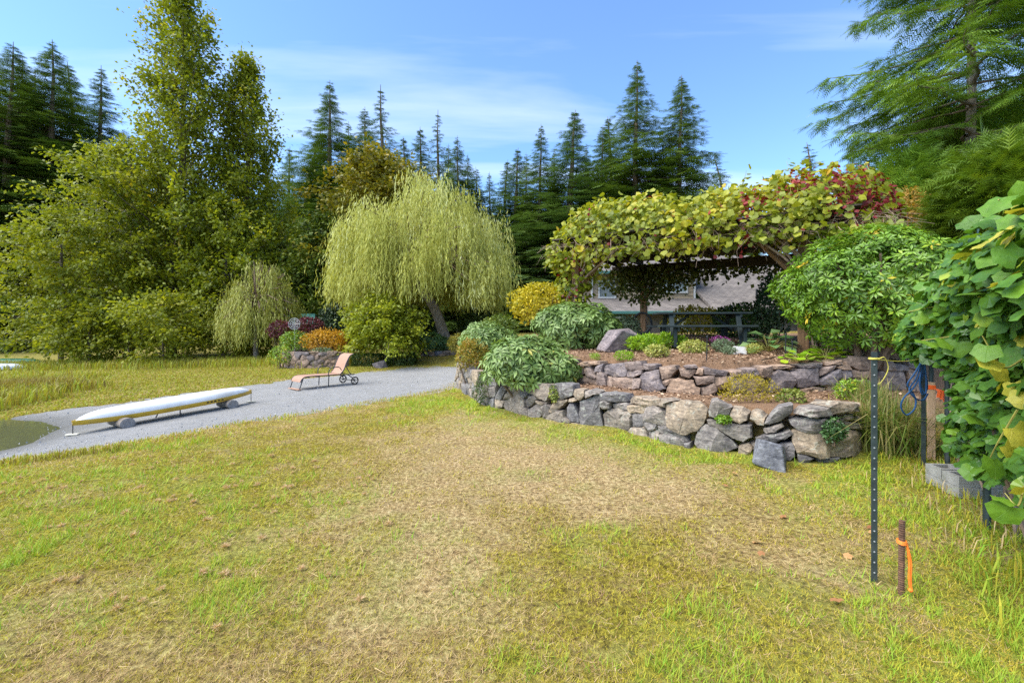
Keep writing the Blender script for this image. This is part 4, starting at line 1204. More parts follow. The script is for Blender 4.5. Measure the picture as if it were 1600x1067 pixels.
def shrub(name, label, cat, px0, px1, py0, py1, Y, mat, leaf, n, seed, tmpl=OVAL, parts=0, whorl=0, lobes=9, lump=.35, inner=.3, depth=1.0, wid=1.0, ground=True, low=-.65, droop=.25, up=.0, stem_n=7, group=None, tm=.45, ts=.18, stemr=.012, spread=None):
    r_ = np.random.default_rng(seed)
    a, b = at(px0, py1, Y), at(px1, py0, Y)
    c = (a + b) / 2; r3 = np.array([(b[0] - a[0]) / 2, (b[0] - a[0]) / 2 * depth, (b[2] - a[2]) / 2])
    if ground:
        zg = gz(c[0], c[1]); zb = min(zg, a[2])
        zb = zg if zg < a[2] + .6 else a[2]
        zb = min(zb, a[2])
    else: zb = a[2]
    t = thing(name, (c[0], c[1], min(zb, gz(c[0], c[1]) if ground else zb)), label, cat, group)
    if stem_n: stems(t, (c[0], c[1], t.location[2] - .02), c, r3, stem_n, r_, stemr)
    P, D = shell_points(c, r3, n, r_, lobes, lump, inner, low)
    clump = .30 * (vnoise(P[:, 0] * 2.3 + P[:, 1], P[:, 2] * 2.3, 1.0 / max(r3[0], .2) * 1.6, seed) - .5)
    if whorl:
        # rosettes: leaves radiate from each twig end
        m = len(P); k = whorl
        ax = nrm(D + [0, 0, .45] + r_.normal(0, .25, (m, 3)))
        e1 = nrm(np.cross(ax, rdir(m, r_))); e2 = np.cross(ax, e1)
        PP, DD, NN, SS, TT, OO = [], [], [], [], [], []
        a0 = r_.uniform(0, 6.28, m); tb = np.clip(r_.normal(tm, ts, m) + clump, 0, .999)
        for j in range(k):
            an = a0 + 6.283 * j / k + r_.uniform(-.25, .25, m)
            rad = e1 * np.cos(an)[:, None] + e2 * np.sin(an)[:, None]
            lift = r_.uniform(.1, .75, (m, 1)) - droop
            PP.append(P + rad * .02); DD.append(nrm(rad + ax * lift)); NN.append(nrm(ax - rad * lift + r_.normal(0, .15, (m, 3))))
            SS.append(leaf * r_.uniform(.75, 1.2, m)); TT.append(np.clip(tb + r_.normal(0, .07, m), 0, .999)); OO.append(D)
        P, DD, NN, SS, TT, D = map(np.concatenate, (PP, DD, NN, SS, TT, OO))
    else:
        m = len(P)
        DD = nrm(D * .6 + rdir(m, r_) * .9 + np.array([0, 0, up - droop])); NN = nrm(D + [0, 0, .5] + r_.normal(0, .5, (m, 3)))
        SS = leaf * r_.uniform(.65, 1.25, m); TT = np.clip(r_.normal(tm, ts, m) + clump, 0, .999)
    zfl = gz(c[0], c[1]) + .01 if ground else -99
    ok = P[:, 2] > zfl; P, DD, NN, SS, TT, D = P[ok], DD[ok], NN[ok], SS[ok], TT[ok], D[ok]
    if parts:
        mk = pick_front(P, D, parts)
        leaf_objects(t, P[mk], DD[mk], NN[mk], SS[mk], TT[mk], leaf_meshes(tmpl, "leaf", M[mat]))
        P, DD, NN, SS, TT = P[~mk], DD[~mk], NN[~mk], SS[~mk], TT[~mk]
    sp = Soup(); scatter(sp, tmpl, P, DD, NN, SS, TT, wid)
    o = sp.obj("foliage", M[mat], t)
    if parts: o["kind"] = "stuff"
    return t

# near garden
shrub("rhododendron_bush", "huge round glossy green rhododendron beside the pergola, a few yellow leaves", "bush", 1222, 1496, 342, 562, 7.6, 'rhodo', .105, 3000, 61, LANCE, 300, 8, 14, .34, .25, .9, low=-.8, stem_n=16, stemr=.03, ts=.2)
shrub("rhododendron_bush", "grey-green long-leaved rhododendron spilling over the lower wall's bend", "bush", 742, 906, 515, 640, 8.6, 'rhodo_grey', .15, 800, 62, LANCE, 300, 8, 9, .36, .2, .9, droop=.55, low=-.75, stem_n=9, stemr=.02)
shrub("rhododendron_bush", "grey-green rhododendron below the pergola's left post, behind the boulder", "bush", 832, 975, 464, 560, 10.6, 'rhodo_grey', .155, 850, 63, LANCE, 300, 8, 9, .38, .2, .9, droop=.55, low=-.8, stem_n=9, stemr=.02)
shrub("rhododendron_bush", "pale green rhododendron behind the wall's left end, left of the others", "bush", 712, 806, 498, 578, 12.2, 'rhodo_grey', .15, 460, 64, LANCE, 0, 8, 8, .38, .2, 1.0, droop=.4, stem_n=7)
shrub("azalea_bush", "small amber-leaved azalea at the left end of the lower wall", "bush", 708, 764, 530, 586, 11.3, 'azalea_mix', .07, 1300, 65, OVAL, 0, 0, 7, .4, .35, 1.0, up=.4)
shrub("trailing_evergreen_shrub", "dark green trailing shrub hanging down the face of the lower wall", "bush", 740, 782, 578, 640, 9.35, 'hedge', .06, 1500, 66, NARROW, 0, 0, 6, .4, .35, .8, low=-1.1, droop=.8, ground=False, stem_n=3)
shrub("yellow_shrub", "bright yellow shrub between the willow and the pergola's left post", "bush", 797, 898, 438, 520, 15.5, 'yellowshrub', .13, 2600, 67, OVAL, 0, 0, 9, .4, .35, 1.0, up=.3)
shrub("green_shrub", "mid-green shrub under the right skirt of the willow", "bush", 745, 815, 490, 535, 19, 'midgreen', .13, 1500, 68, OVAL, 0, 0, 7, .4)
shrub("round_shrub", "small round grey-green shrub behind the boulder, beside the hose post", "bush", 955, 1004, 492, 535, 11.6, 'lavender', .07, 1300, 69, OVAL, 0, 0, 5, .35, .3)
shrub("gold_shrub", "low gold-leaved shrub behind the picnic table", "bush", 1035, 1140, 476, 535, 13.2, 'goldshrub', .09, 2200, 70, OVAL, 0, 0, 8, .4, .35, .6, up=.3)
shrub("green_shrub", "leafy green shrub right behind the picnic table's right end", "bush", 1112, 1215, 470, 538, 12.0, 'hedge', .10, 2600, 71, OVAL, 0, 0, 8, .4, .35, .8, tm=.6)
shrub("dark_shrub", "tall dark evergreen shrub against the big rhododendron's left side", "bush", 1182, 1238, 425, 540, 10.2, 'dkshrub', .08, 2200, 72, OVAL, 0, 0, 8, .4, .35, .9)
shrub("smoke_bush", "orange-brown wispy shrub beyond the big rhododendron", "bush", 1372, 1482, 288, 420, 11.5, 'rust', .085, 2600, 73, OVAL, 0, 0, 10, .42, .5, .8, up=.6, ground=False, stem_n=14)
shrub("green_shrub", "fresh green shrub between the rusty shrub and the vine", "bush", 1440, 1530, 300, 480, 10.5, 'cedar', .10, 2400, 74, NARROW, 0, 0, 9, .42, .4, .8, ground=False)

def conif_shrub(name, label, px0, px1, py0, py1, Y, mat, seed, n, sl):
    r_ = np.random.default_rng(seed)
    a, b = at(px0, py1, Y), at(px1, py0, Y); c = (a + b) / 2
    r3 = np.array([(b[0] - a[0]) / 2, (b[0] - a[0]) / 2 * .9, (b[2] - a[2]) / 2])
    t = thing(name, (c[0], c[1], gz(c[0], c[1])), label, "tree")
    tr = Soup(); zt = c[2] + r3[2] * .6
    tube(tr, [[c[0], c[1], t.location[2] - .05], [c[0], c[1], (t.location[2] + zt) / 2], [c[0], c[1], zt]], [.14, .1, .03], 7); tr.obj("trunk", M['bark'], t)
    P, D = shell_points(c, r3, n, r_, 16, .36, .3, -.95)
    m = len(P); DD = nrm(D * np.array([1, 1, .3]) + r_.normal(0, .35, (m, 3)) + [0, 0, -.05]); NN = np.column_stack([r_.normal(0, .4, (m, 2)), np.ones(m)])
    sp = Soup()
    cl = .35 * (vnoise(P[:, 0] * 2, P[:, 2] * 2.5, .9, seed) - .5)
    for k in range(2):
        scatter(sp, SPRAY, P + r_.normal(0, sl * .3, P.shape), nrm(DD + r_.normal(0, .4, DD.shape)), NN, sl * r_.uniform(.7, 1.3, m), np.clip(r_.normal(.5, .18, m) + cl, 0, 1))
    sp.obj("crown", M[mat], t)
conif_shrub("cedar_tree", "bright green soft-needled conifer at the right edge above the vine", 1478, 1680, 222, 430, 8.8, 'cedar', 81, 2600, .34)
conif_shrub("cedar_tree", "mid-green feathery conifer under the big fir, beyond the pergola's right end", 1345, 1480, 235, 420, 14.5, 'fir_lush', 82, 2200, .5)
conif_shrub("cedar_tree", "dense dark green conifer behind the big fir's trunk", 1440, 1640, 150, 420, 19, 'fir_lush', 83, 3400, .75)

# far garden bed, beyond the gravel
FY = 21.8
shrub("barberry_bush", "burgundy-leaved shrub left of the round wire ornament", "bush", 418, 462, 499, 535, 23.2, 'burgundy', .11, 1300, 91, OVAL, 0, 0, 7, .42, .4, .8, up=.5)
shrub("barberry_bush", "burgundy-leaved shrub right of the round wire ornament", "bush", 458, 508, 494, 535, 23.6, 'burgundy', .11, 1300, 92, OVAL, 0, 0, 7, .42, .4, .8, up=.5)
shrub("green_shrub", "light green mound shrub left of the orange azalea", "bush", 436, 486, 514, 552, 22.0, 'rhodo', .10, 1400, 93, LANCE, 0, 0, 6, .4, .3, .8, tm=.65)
shrub("green_shrub", "yellow-green shrub spilling round the left end of the far stone wall", "bush", 418, 460, 538, 574, 20.8, 'rhodo', .10, 1100, 94, LANCE, 0, 0, 6, .4, .3, .8, tm=.7)
shrub("azalea_bush", "flaming orange azalea above the far stone wall", "bush", 474, 545, 510, 556, 21.9, 'orange', .10, 2000, 95, OVAL, 0, 0, 8, .42, .4, .7, up=.4)
shrub("groundcover_mound", "silvery green mound on top of the far stone wall", "plant", 486, 520, 542, 556, 21.1, 'lavender', .07, 800, 96, OVAL, 0, 0, 5, .4, .3, .7, stem_n=0)
shrub("rhododendron_bush", "dark green rhododendron right of the small round-headed tree", "bush", 638, 706, 516, 556, 23.9, 'rhodo_dark', .20, 300, 97, LANCE, 0, 7, 7, .38, .25, .8, droop=.5)
shrub("green_shrub", "yellow-green shrub with reddish tips at the foot of the willow trunk", "bush", 698, 742, 518, 556, 20.5, 'azalea_mix', .10, 1100, 98, OVAL, 0, 0, 6, .4, .35, .8, tm=.3)
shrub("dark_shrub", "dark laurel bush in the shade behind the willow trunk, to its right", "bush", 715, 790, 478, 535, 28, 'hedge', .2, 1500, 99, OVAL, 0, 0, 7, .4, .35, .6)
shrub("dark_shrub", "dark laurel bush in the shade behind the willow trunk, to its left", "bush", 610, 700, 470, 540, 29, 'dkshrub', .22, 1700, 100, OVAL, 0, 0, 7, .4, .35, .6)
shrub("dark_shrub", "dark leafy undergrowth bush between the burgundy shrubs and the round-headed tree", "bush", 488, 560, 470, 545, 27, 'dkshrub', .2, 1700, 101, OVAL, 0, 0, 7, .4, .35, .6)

def hedge(label, px0, px1, py0, py1, Y, dep, seed):
    r_ = np.random.default_rng(seed); a, b = at(px0, py1, Y), at(px1, py0, Y)
    c = np.array([(a[0] + b[0]) / 2, Y + dep / 2, (a[2] + b[2]) / 2]); s = np.array([b[0] - a[0], dep, b[2] - a[2]])
    zb = min(a[2], gz(c[0], Y)) - .02; s[2] = b[2] - zb; c[2] = (b[2] + zb) / 2
    t = thing("clipped_hedge", (c[0], c[1], zb), label, "hedge")
    n = 3200; p = r_.uniform(-.5, .5, (n, 3)); ax = r_.integers(0, 3, n); sg = r_.choice([-.5, .5], n)
    f = r_.uniform(.78, 1.04, n); D = np.zeros((n, 3)); 
    for k in range(3):
        m = ax == k; p[m, k] = sg[m] * f[m]; D[m, k] = np.sign(sg[m])
    rr = (np.abs(p) ** 6).sum(1) ** (1 / 6); p = p / np.maximum(1, rr / .5)[:, None]
    sp = Soup(); scatter(sp, OVAL, c + p * s, nrm(D * .7 + rdir(n, r_)), nrm(D + [0, 0, .6] + r_.normal(0, .5, (n, 3))), .085 * r_.uniform(.7, 1.3, n), np.clip(r_.normal(.45, .2, n), 0, 1))
    sp.obj("foliage", M['hedge'], t)
    st_ = Soup()
    for k in range(5):
        x = c[0] + s[0] * (k - 2) / 5.5; tube(st_, [[x, c[1], zb], [x + .05, c[1], c[2]], [x - .04, c[1], c[2] + s[2] * .4]], [.025, .02, .01], 5)
    st_.obj("stem", M['twig'], t)
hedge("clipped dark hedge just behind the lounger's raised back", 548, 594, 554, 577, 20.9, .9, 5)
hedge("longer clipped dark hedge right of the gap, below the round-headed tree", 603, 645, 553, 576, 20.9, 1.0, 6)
boulder("boulder", (*at(594, 573, 20.6)[:2], at(594, 573, 20.6)[2] + .05), (.28, .22, .2), 31, M['stone_brown'], "small pale rock in the gap between the two clipped hedges")

# ================================================================== GRASS (uncountable: one object per kind)
def grass_soup(n, ylo, yhi, seed):
    r_ = np.random.default_rng(seed)
    y = ylo * (yhi / ylo) ** r_.uniform(size=n); x = r_.uniform(-1.22, 1.22, n) * y
    gv_, so_, dry_, grn_ = masks(x, y)
    ok = (gv_ < .5) & (so_ < .5) & (x < X1 - .2) & (x > X0 + .2)
    lw = pl_dist(LOW, x, y); ok &= ~((lw < .12))
    soilp = vnoise(x, y, 2.1, 120) * .55 + vnoise(x, y, 8, 121) * .45 > .62
    ok &= ~(soilp & (r_.uniform(size=n) < .6))
    bare = (dry_ > .62) & (r_.uniform(size=n) < .55); ok &= ~bare
    x, y, dry_, grn_ = x[ok], y[ok], dry_[ok], grn_[ok]; n = len(x)
    z = np.zeros(n)
    # height of the lawn mesh itself
    fx = (x - X0) / ST; fy = (y - Y0) / ST; ix = np.clip(fx.astype(int), 0, nx - 2); iy = np.clip(fy.astype(int), 0, ny - 2); fx -= ix; fy -= iy
    z = GZ[iy, ix] * (1 - fx) * (1 - fy) + GZ[iy, ix + 1] * fx * (1 - fy) + GZ[iy + 1, ix] * (1 - fx) * fy + GZ[iy + 1, ix + 1] * fx * fy
    u = r_.uniform(size=n)
    tuft = vnoise(x, y, 5, 90) * .6 + vnoise(x, y, 14, 91) * .4
    p_green = np.clip(.015 + .85 * grn_ * (tuft > .52) - .15 * dry_ + .10 * (tuft > .70), 0, .7)
    p_dead = np.clip(.20 + .72 * dry_ - .3 * grn_ + .35 * (vnoise(x, y, 3.1, 95) - .5) + .7 * (vnoise(x, y, 13, 96) - .5) + .5 * (vnoise(x, y, 31, 97) - .5), .08, .95)
    kind = np.where(u < p_green, 2, np.where(u < p_green + (1 - p_green) * p_dead, 0, 1))
    el = np.where(kind == 2, r_.uniform(.45, 1.25, n), np.where(kind == 1, r_.uniform(.3, 1.15, n), r_.uniform(.0, .6, n)))
    ln = np.where(kind == 2, r_.uniform(.035, .085, n), np.where(kind == 1, r_.uniform(.012, .035, n), r_.uniform(.02, .07, n)))
    ln *= np.where(kind == 2, 1.1, .95) * np.clip((y / 3.0) ** .35, .8, 1.6) * (1 + .5 * (r_.uniform(size=n) < .04))
    wd = np.where(kind == 2, .0042, np.where(kind == 1, .0040, .0030)) * 1.25 * np.clip((y / 2.6) ** .85, .75, 5) * r_.uniform(.6, 1.4, n)
    az = r_.uniform(0, 6.283, n)
    D = np.column_stack([np.cos(az) * np.cos(el), np.sin(az) * np.cos(el), np.sin(el)])
    N = np.column_stack([-np.cos(az) * np.sin(el) + r_.normal(0, .3, n), -np.sin(az) * np.sin(el) + r_.normal(0, .3, n), np.cos(el) + .2])
    tint = np.where(kind == 2, r_.uniform(.76, 1, n), np.where(kind == 1, np.clip(r_.normal(.60, .06, n) + .12 * (vnoise(x, y, 9, 98) - .5), .47, .8), np.clip(r_.normal(.22, .10, n) + .14 * np.clip(dry_, 0, 1) + .16 * (vnoise(x, y, 6, 99) - .5), 0, .45)))
    sp = Soup(); P = np.column_stack([x, y, z - .002])
    scatter(sp, BLADE, P, D, N, ln, tint, wd / ln)
    return sp
grass_soup(330000, 1.75, 13.5, 3).obj("grass", M['grass'], label="short patchy yellow-green and straw-coloured lawn grass", cat="grass", kind="stuff")

def blades(name, P, hmin, hmax, wd, mat, tlo, thi, seed, lean=.35, label=None, cat=None, kind=None, parent=None, bend=True):
    """upright, arching blades: two-piece strips"""
    r_ = np.random.default_rng(seed); n = len(P)
    h = r_.uniform(hmin, hmax, n); az = r_.uniform(0, 6.283, n); le = np.abs(r_.normal(0, lean, n))
    o = np.column_stack([np.cos(az), np.sin(az), np.zeros(n)]); sd = np.column_stack([-np.sin(az), np.cos(az), np.zeros(n)])
    w = wd * r_.uniform(.6, 1.4, n)
    b0 = P - sd * w[:, None] / 2; b1 = P + sd * w[:, None] / 2
    mid = P + o * (h * le * .35)[:, None] + np.array([0, 0, 1]) * (h * .62)[:, None]
    tip = P + o * (h * le * 1.15)[:, None] + np.array([0, 0, 1]) * (h * np.clip(1 - .35 * le, .15, 1))[:, None]
    m0 = mid - sd * w[:, None] * .42; m1 = mid + sd * w[:, None] * .42
    V = np.stack([b0, b1, m0, m1, tip], 1).reshape(-1, 3); k = np.arange(n)[:, None] * 5
    tn = np.repeat(np.clip(r_.uniform(tlo, thi, n), 0, 1), 5)
    me = np_mesh(name, V, [np.concatenate([k + [0, 1, 3], k + [0, 3, 2], k + [2, 3, 4]])], tn)
    return link(name, me, M[mat], parent, label, cat, None, kind)

def on_ground(x, y): return np.column_stack([x, y, ground_z(x, y) - .01])
r_ = np.random.default_rng(77)
# marsh grass beyond the gravel on the left
def marsh(n, seed):
    r_ = np.random.default_rng(seed)
    y = r_.uniform(11.2, 25.5, n); x = r_.uniform(-1.25, -.35, n) * y
    g_, s_, d_, q_ = masks(x, y)
    edge_ = pl_dist(np.array([(-30, 23.2), (-18, 23.6), (-11, 23.8), (-8.5, 23.2)]), x, y)
    tall = np.exp(-(edge_ / 1.5) ** 2) + .9 * np.exp(-((x + 15.6) / 1.6) ** 2 - ((y - 14.6) / .9) ** 2) + .5 * (x < -12.8) * (y < 19) * (vnoise(x, y, .7, 3) > .4)
    ok = (g_ < .5) & (r_.uniform(size=n) < np.clip(tall, .0, 1)) & (x < -6.5)
    return x[ok], y[ok]
mx, my = marsh(60000, 5)
blades("marsh_grass", on_ground(mx, my), .16, .50, .030, 'reed', .2, 1.0, 6, .4, "tall yellow-green marsh grass along the far shore", "grass", "stuff")
n = 5200
tx, ty = r_.normal(-15.7, .75, n), r_.normal(14.5, .45, n)
blades("marsh_grass", on_ground(tx, ty), .2, .55, .022, 'reed', .0, .4, 8, .45, "clump of rust-tipped sedge at the left edge of the shore", "grass", "stuff")
n = 26000
yy = r_.uniform(10.5, 23, n); xx = r_.uniform(-1.2, -.30, n) * yy; g_, s_, d_, q_ = masks(xx, yy); ok = (g_ < .5) & (xx < -5.8)
blades("meadow_grass", on_ground(xx[ok], yy[ok]), .03, .09, .035, 'reed', .25, .95, 9, .6, "short mown yellowish grass strip beyond the gravel beach", "grass", "stuff")
# weeds on the lawn's lip at the lake, the rough corner at right
n = 500
wx_ = r_.uniform(-6.9, -5.4, n); wy_ = 5.75 + (wx_ + 6.4) * .55 + r_.normal(0, .12, n)
blades("bank_weeds", on_ground(wx_, wy_), .05, .16, .012, 'reed', .0, .9, 10, .4, "dry tan weeds along the lip of the lawn above the lake", "weeds", "stuff")
n = 800
wx_ = r_.normal(3.25, .35, n); wy_ = r_.normal(2.45, .45, n); ok = wx_ > .98 * wy_ + .1
blades("rough_grass", on_ground(wx_[ok], wy_[ok]), .06, .22, .009, 'grass', .55, 1.0, 11, .6, "long green grass blades in the lower right corner under the vine", "grass", "stuff")
n = 1100
t_ = r_.uniform(0, 1, n); wx_ = 3.35 + 1.9 * t_ + r_.normal(0, .22, n); wy_ = 3.0 + 2.9 * t_ + r_.normal(0, .25, n)
blades("rough_grass", on_ground(wx_, wy_), .05, .17, .008, 'grass', .3, 1.0, 12, .6, "unmown grass along the foot of the grape vine", "grass", "stuff")
# ragged grass along the edge of the gravel
n = 7000; u_ = r_.uniform(0, 12.99, n); gi = u_.astype(int); gf = (u_ - gi)[:, None]; ep = GRAVEL[gi] * (1 - gf) + GRAVEL[gi + 1] * gf + r_.normal(0, .22, (n, 2))
ok = ep[:, 0] < -1.6
blades("edge_grass", on_ground(ep[ok, 0], ep[ok, 1]), .025, .085, .012, 'grass', .2, .95, 15, .7, "ragged grass tufts creeping over the edge of the gravel", "grass", "stuff")
# straw litter, dead clumps
n = 1000
y_ = 1.8 * (7 / 1.8) ** r_.uniform(size=n); x_ = r_.uniform(-1.2, 1.2, n) * y_; g_, s_, d_, q_ = masks(x_, y_); ok = (g_ < .5) & (s_ < .5); x_, y_ = x_[ok], y_[ok]; n = len(x_)
az = r_.uniform(0, 6.28, n); sp = Soup()
scatter(sp, BLADE, np.column_stack([x_, y_, ground_z(x_, y_) + .022]), np.column_stack([np.cos(az), np.sin(az), r_.normal(.06, .08, n)]), np.column_stack([r_.normal(0, .3, (n, 2)), np.ones(n)]), r_.uniform(.04, .12, n), r_.uniform(.15, .45, n), r_.uniform(.02, .045, n))
sp.obj("straw_litter", M['grass'], label="loose dry straw stems scattered over the lawn", cat="straw", kind="stuff")
sp = Soup()
for k in range(90):
    t = r_.uniform(); y0 = 2.4 + 3.4 * r_.uniform() ** .8; x0 = -y0 * r_.uniform(.25, 1.15)
    if x0 < -6.2: continue
    m = 60; d = rdir(m, r_); d[:, 2] = np.abs(d[:, 2]) * .8
    c = np.array([x0, y0, gz(x0, y0) + .01]); rad = r_.uniform(.018, .04)
    scatter(sp, BLADE, c + d * rad * .3, d, rdir(m, r_), rad * r_.uniform(.7, 1.2, m), r_.uniform(.2, .42, m), .16)
sp.obj("dead_clover_heads", leaf_mat('deadhead', G((0, (.50, .34, .18)), (.5, (.64, .47, .28)), (1, (.74, .60, .40))), .7, .3), label="withered tan clover heads dotted over the left of the lawn", cat="clover", kind="stuff")
# pebbles on the beach
n = 1300
y_ = 6 * (20 / 6) ** r_.uniform(size=n); x_ = -y_ * r_.uniform(.08, 1.2, n); g_, s_, d_, q_ = masks(x_, y_); ok = (g_ > .5); x_, y_ = x_[ok], y_[ok]; n = len(x_)
TET = (np.array([[1, 0, -.4], [-.5, .85, -.4], [-.5, -.85, -.4], [.1, .1, .75]]), np.array([[0, 1, 3], [1, 2, 3], [2, 0, 3]]))
sp = Soup(); scatter(sp, TET, np.column_stack([x_, y_, ground_z(x_, y_) + .012]), np.column_stack([r_.normal(size=(n, 2)), np.zeros(n)]), np.tile([[0, 0, 1.]], (n, 1)), r_.uniform(.008, .024, n) * (y_ / 9) ** .5, r_.uniform(0, 1, n))
sp.obj("pebbles", leaf_mat('pebble', G((0, (.24, .24, .24)), (.7, (.38, .38, .37)), (1, (.5, .5, .48))), .8, 0.0), label="loose small grey pebbles on the beach", cat="pebbles", kind="stuff")
# mulch chips on the terraces
n = 9000
x_ = r_.uniform(.6, 6.8, n); y_ = r_.uniform(6.2, 11.5, n); ok = inside(LOWPOLY, x_, y_); x_, y_ = x_[ok], y_[ok]; n = len(x_); az = r_.uniform(0, 6.28, n)
sp = Soup(); scatter(sp, OVAL, np.column_stack([x_, y_, ground_z(x_, y_) + .022]), np.column_stack([np.cos(az), np.sin(az), r_.normal(0, .35, n)]), np.column_stack([r_.normal(0, .5, (n, 2)), np.ones(n)]), r_.uniform(.025, .07, n), r_.uniform(0, 1, n), r_.uniform(.5, 1.1, n))
sp.obj("bark_mulch", leaf_mat('mulch', G((0, (.12, .065, .04)), (.6, (.28, .17, .10)), (1, (.48, .36, .24))), .8, 0.0), label="brown bark mulch chips strewn over the terraces", cat="mulch", kind="stuff")

# ------------------------------------------------------------------ small terrace plants
def rosette(name, label, px, py, Y, rad, n, tmpl, mat, sc, seed, h=.2, parts=True, wid=1.0, cat="plant", stalks=True):
    """a clump of big stalked leaves"""
    r_ = np.random.default_rng(seed); p = at(px, py, Y); zg = gz(p[0], p[1])
    t = thing(name, (p[0], p[1], zg), label, cat)
    a = np.arange(n) * 2.399 + r_.uniform(-.4, .4, n); f = np.sqrt((np.arange(n) + .5) / n)
    P = np.column_stack([p[0] + np.cos(a) * rad * f * .75, p[1] + np.sin(a) * rad * f * .75, zg + h * (1.1 - .75 * f) + r_.uniform(-.03, .03, n)])
    D = np.column_stack([np.cos(a) + r_.normal(0, .2, n), np.sin(a) + r_.normal(0, .2, n), .5 - .75 * f + r_.normal(0, .12, n)])
    N = np.column_stack([-np.cos(a) * .1 + r_.normal(0, .2, n), -np.sin(a) * .1 - .25 + r_.normal(0, .2, n), np.ones(n)])
    S_ = sc * r_.uniform(.75, 1.2, n); T_ = np.clip(r_.normal(.5, .2, n), 0, .99)
    leaf_objects(t, P, D, N, S_, T_, leaf_meshes(tmpl, "leaf", M[mat]))
    sp = Soup()
    for i in range(n): tube(sp, [[p[0], p[1], zg - .01], [(p[0] + P[i][0]) / 2, (p[1] + P[i][1]) / 2, zg + .6 * (P[i][2] - zg)], P[i]], .006, 4, cap=False)
    sp.obj("stalk", M['stalk'], t)
WLANCE = (LANCE[0] * [2.0, 1, 1.2], LANCE[1])
rosette("hosta_plant", "blue-green broad-leaved hosta right of the picnic table", 1201, 532, 9.0, .55, 34, WLANCE, 'hosta', .30, 201, .36)
rosette("bergenia_plant", "lime round-leaved plant below the big rhododendron, by the upper wall", 1290, 553, 7.75, .45, 34, ROUND, 'lime', .15, 202, .22)
rosette("bergenia_plant", "yellow-green round-leaved plant trailing at the upper wall's edge", 1250, 563, 7.55, .34, 26, ROUND, 'lime', .12, 203, .12)
rosette("bergenia_plant", "green round-leaved plant near the boulders under the big rhododendron", 1325, 546, 7.9, .34, 20, ROUND, 'lime', .15, 204, .2)

shrub("groundcover_plant", "bright lime ground cover patch right of the boulder", "plant", 975, 1040, 523, 549, 9.1, 'lime', .075, 1400, 210, LANCE, 0, 0, 7, .4, .3, .8, stem_n=0, up=.7, low=-1)
shrub("groundcover_plant", "lime ground cover patch in front of the picnic table's left leg", "plant", 1022, 1072, 522, 546, 9.4, 'lime', .075, 1100, 211, LANCE, 0, 0, 7, .4, .3, .8, stem_n=0, up=.7, low=-1)
shrub("variegated_plant", "cream-variegated low plant, left one of two by the lime patch", "plant", 1005, 1048, 538, 562, 8.2, 'varieg', .05, 800, 212, OVAL, 0, 0, 6, .4, .3, .9, stem_n=4, low=-1)
shrub("variegated_plant", "cream-variegated low plant, right one of two by the lime patch", "plant", 1060, 1104, 530, 556, 8.6, 'varieg', .05, 900, 213, OVAL, 0, 0, 6, .4, .3, .9, stem_n=4, low=-1)
shrub("moss_mound", "small vivid green mound behind the upper wall", "plant", 958, 990, 548, 566, 8.0, 'lime', .05, 700, 214, NARROW, 0, 0, 5, .4, .3, .9, stem_n=0, up=.8, low=-1)
shrub("moss_mound", "tiny green tuft in the mulch left of the vivid green mound", "plant", 922, 938, 552, 562, 8.4, 'lime', .04, 260, 215, NARROW, 0, 0, 4, .4, .3, .9, stem_n=0, up=.8, low=-1)
shrub("lavender_plant", "grey-green lavender mound by the picnic table's right leg", "plant", 1113, 1146, 530, 552, 8.7, 'lavender', .06, 900, 216, NARROW, 0, 0, 5, .35, .3, .9, stem_n=3, up=.8, low=-1)
shrub("flower_clump", "purple-pink flowers behind the lavender mound", "flower", 1112, 1142, 524, 542, 8.95, 'pink', .035, 240, 217, OVAL, 0, 0, 5, .4, .3, .9, stem_n=5, up=.6, low=-1)
shrub("lavender_plant", "smaller grey-green lavender mound below the white rock", "plant", 1128, 1150, 542, 554, 8.3, 'lavender', .05, 500, 218, NARROW, 0, 0, 5, .35, .3, .9, stem_n=0, up=.8, low=-1)
shrub("variegated_plant", "straw-coloured small tuft between the white rock and the hosta", "plant", 1166, 1190, 538, 552, 8.4, 'varieg', .06, 350, 219, NARROW, 0, 0, 5, .4, .3, .9, stem_n=0, up=.9, low=-1)
shrub("gold_shrub", "golden heather-like shrub on the ledge between the two walls", "bush", 1124, 1208, 580, 648, 6.35, 'goldshrub', .035, 2600, 220, NARROW, 0, 0, 10, .42, .6, .7, stem_n=16, up=.9, low=-1, stemr=.004)
shrub("creeping_plant", "small-leaved green creeper on the ledge right of the golden shrub", "plant", 1210, 1262, 606, 640, 6.3, 'varieg', .045, 700, 221, OVAL, 0, 0, 7, .42, .4, .7, stem_n=5, low=-1, tm=.15)
shrub("creeping_plant", "green leafy plant on the ledge under the large brown wall stones", "plant", 1305, 1350, 590, 630, 6.6, 'rhodo', .06, 600, 222, LANCE, 0, 0, 7, .42, .4, .7, stem_n=6, low=-1, tm=.7)
shrub("creeping_plant", "dark green creeper growing on the face of the lower wall", "plant", 1283, 1322, 650, 694, 5.28, 'rhodo_dark', .04, 600, 223, OVAL, 0, 0, 7, .42, .4, .35, ground=False, stem_n=5, low=-1, tm=.3, stemr=.004)
shrub("creeping_plant", "little green plant on the wall top below the golden shrub", "plant", 1118, 1142, 648, 662, 5.75, 'rhodo', .035, 260, 224, OVAL, 0, 0, 5, .42, .4, .6, ground=False, stem_n=3, low=-1, tm=.5, stemr=.003)
shrub("creeping_plant", "pale sprig hanging in a joint of the lower wall", "plant", 857, 874, 598, 630, 7.55, 'varieg', .045, 240, 225, OVAL, 0, 0, 5, .42, .4, .4, ground=False, stem_n=3, low=-1, tm=.2, stemr=.003)
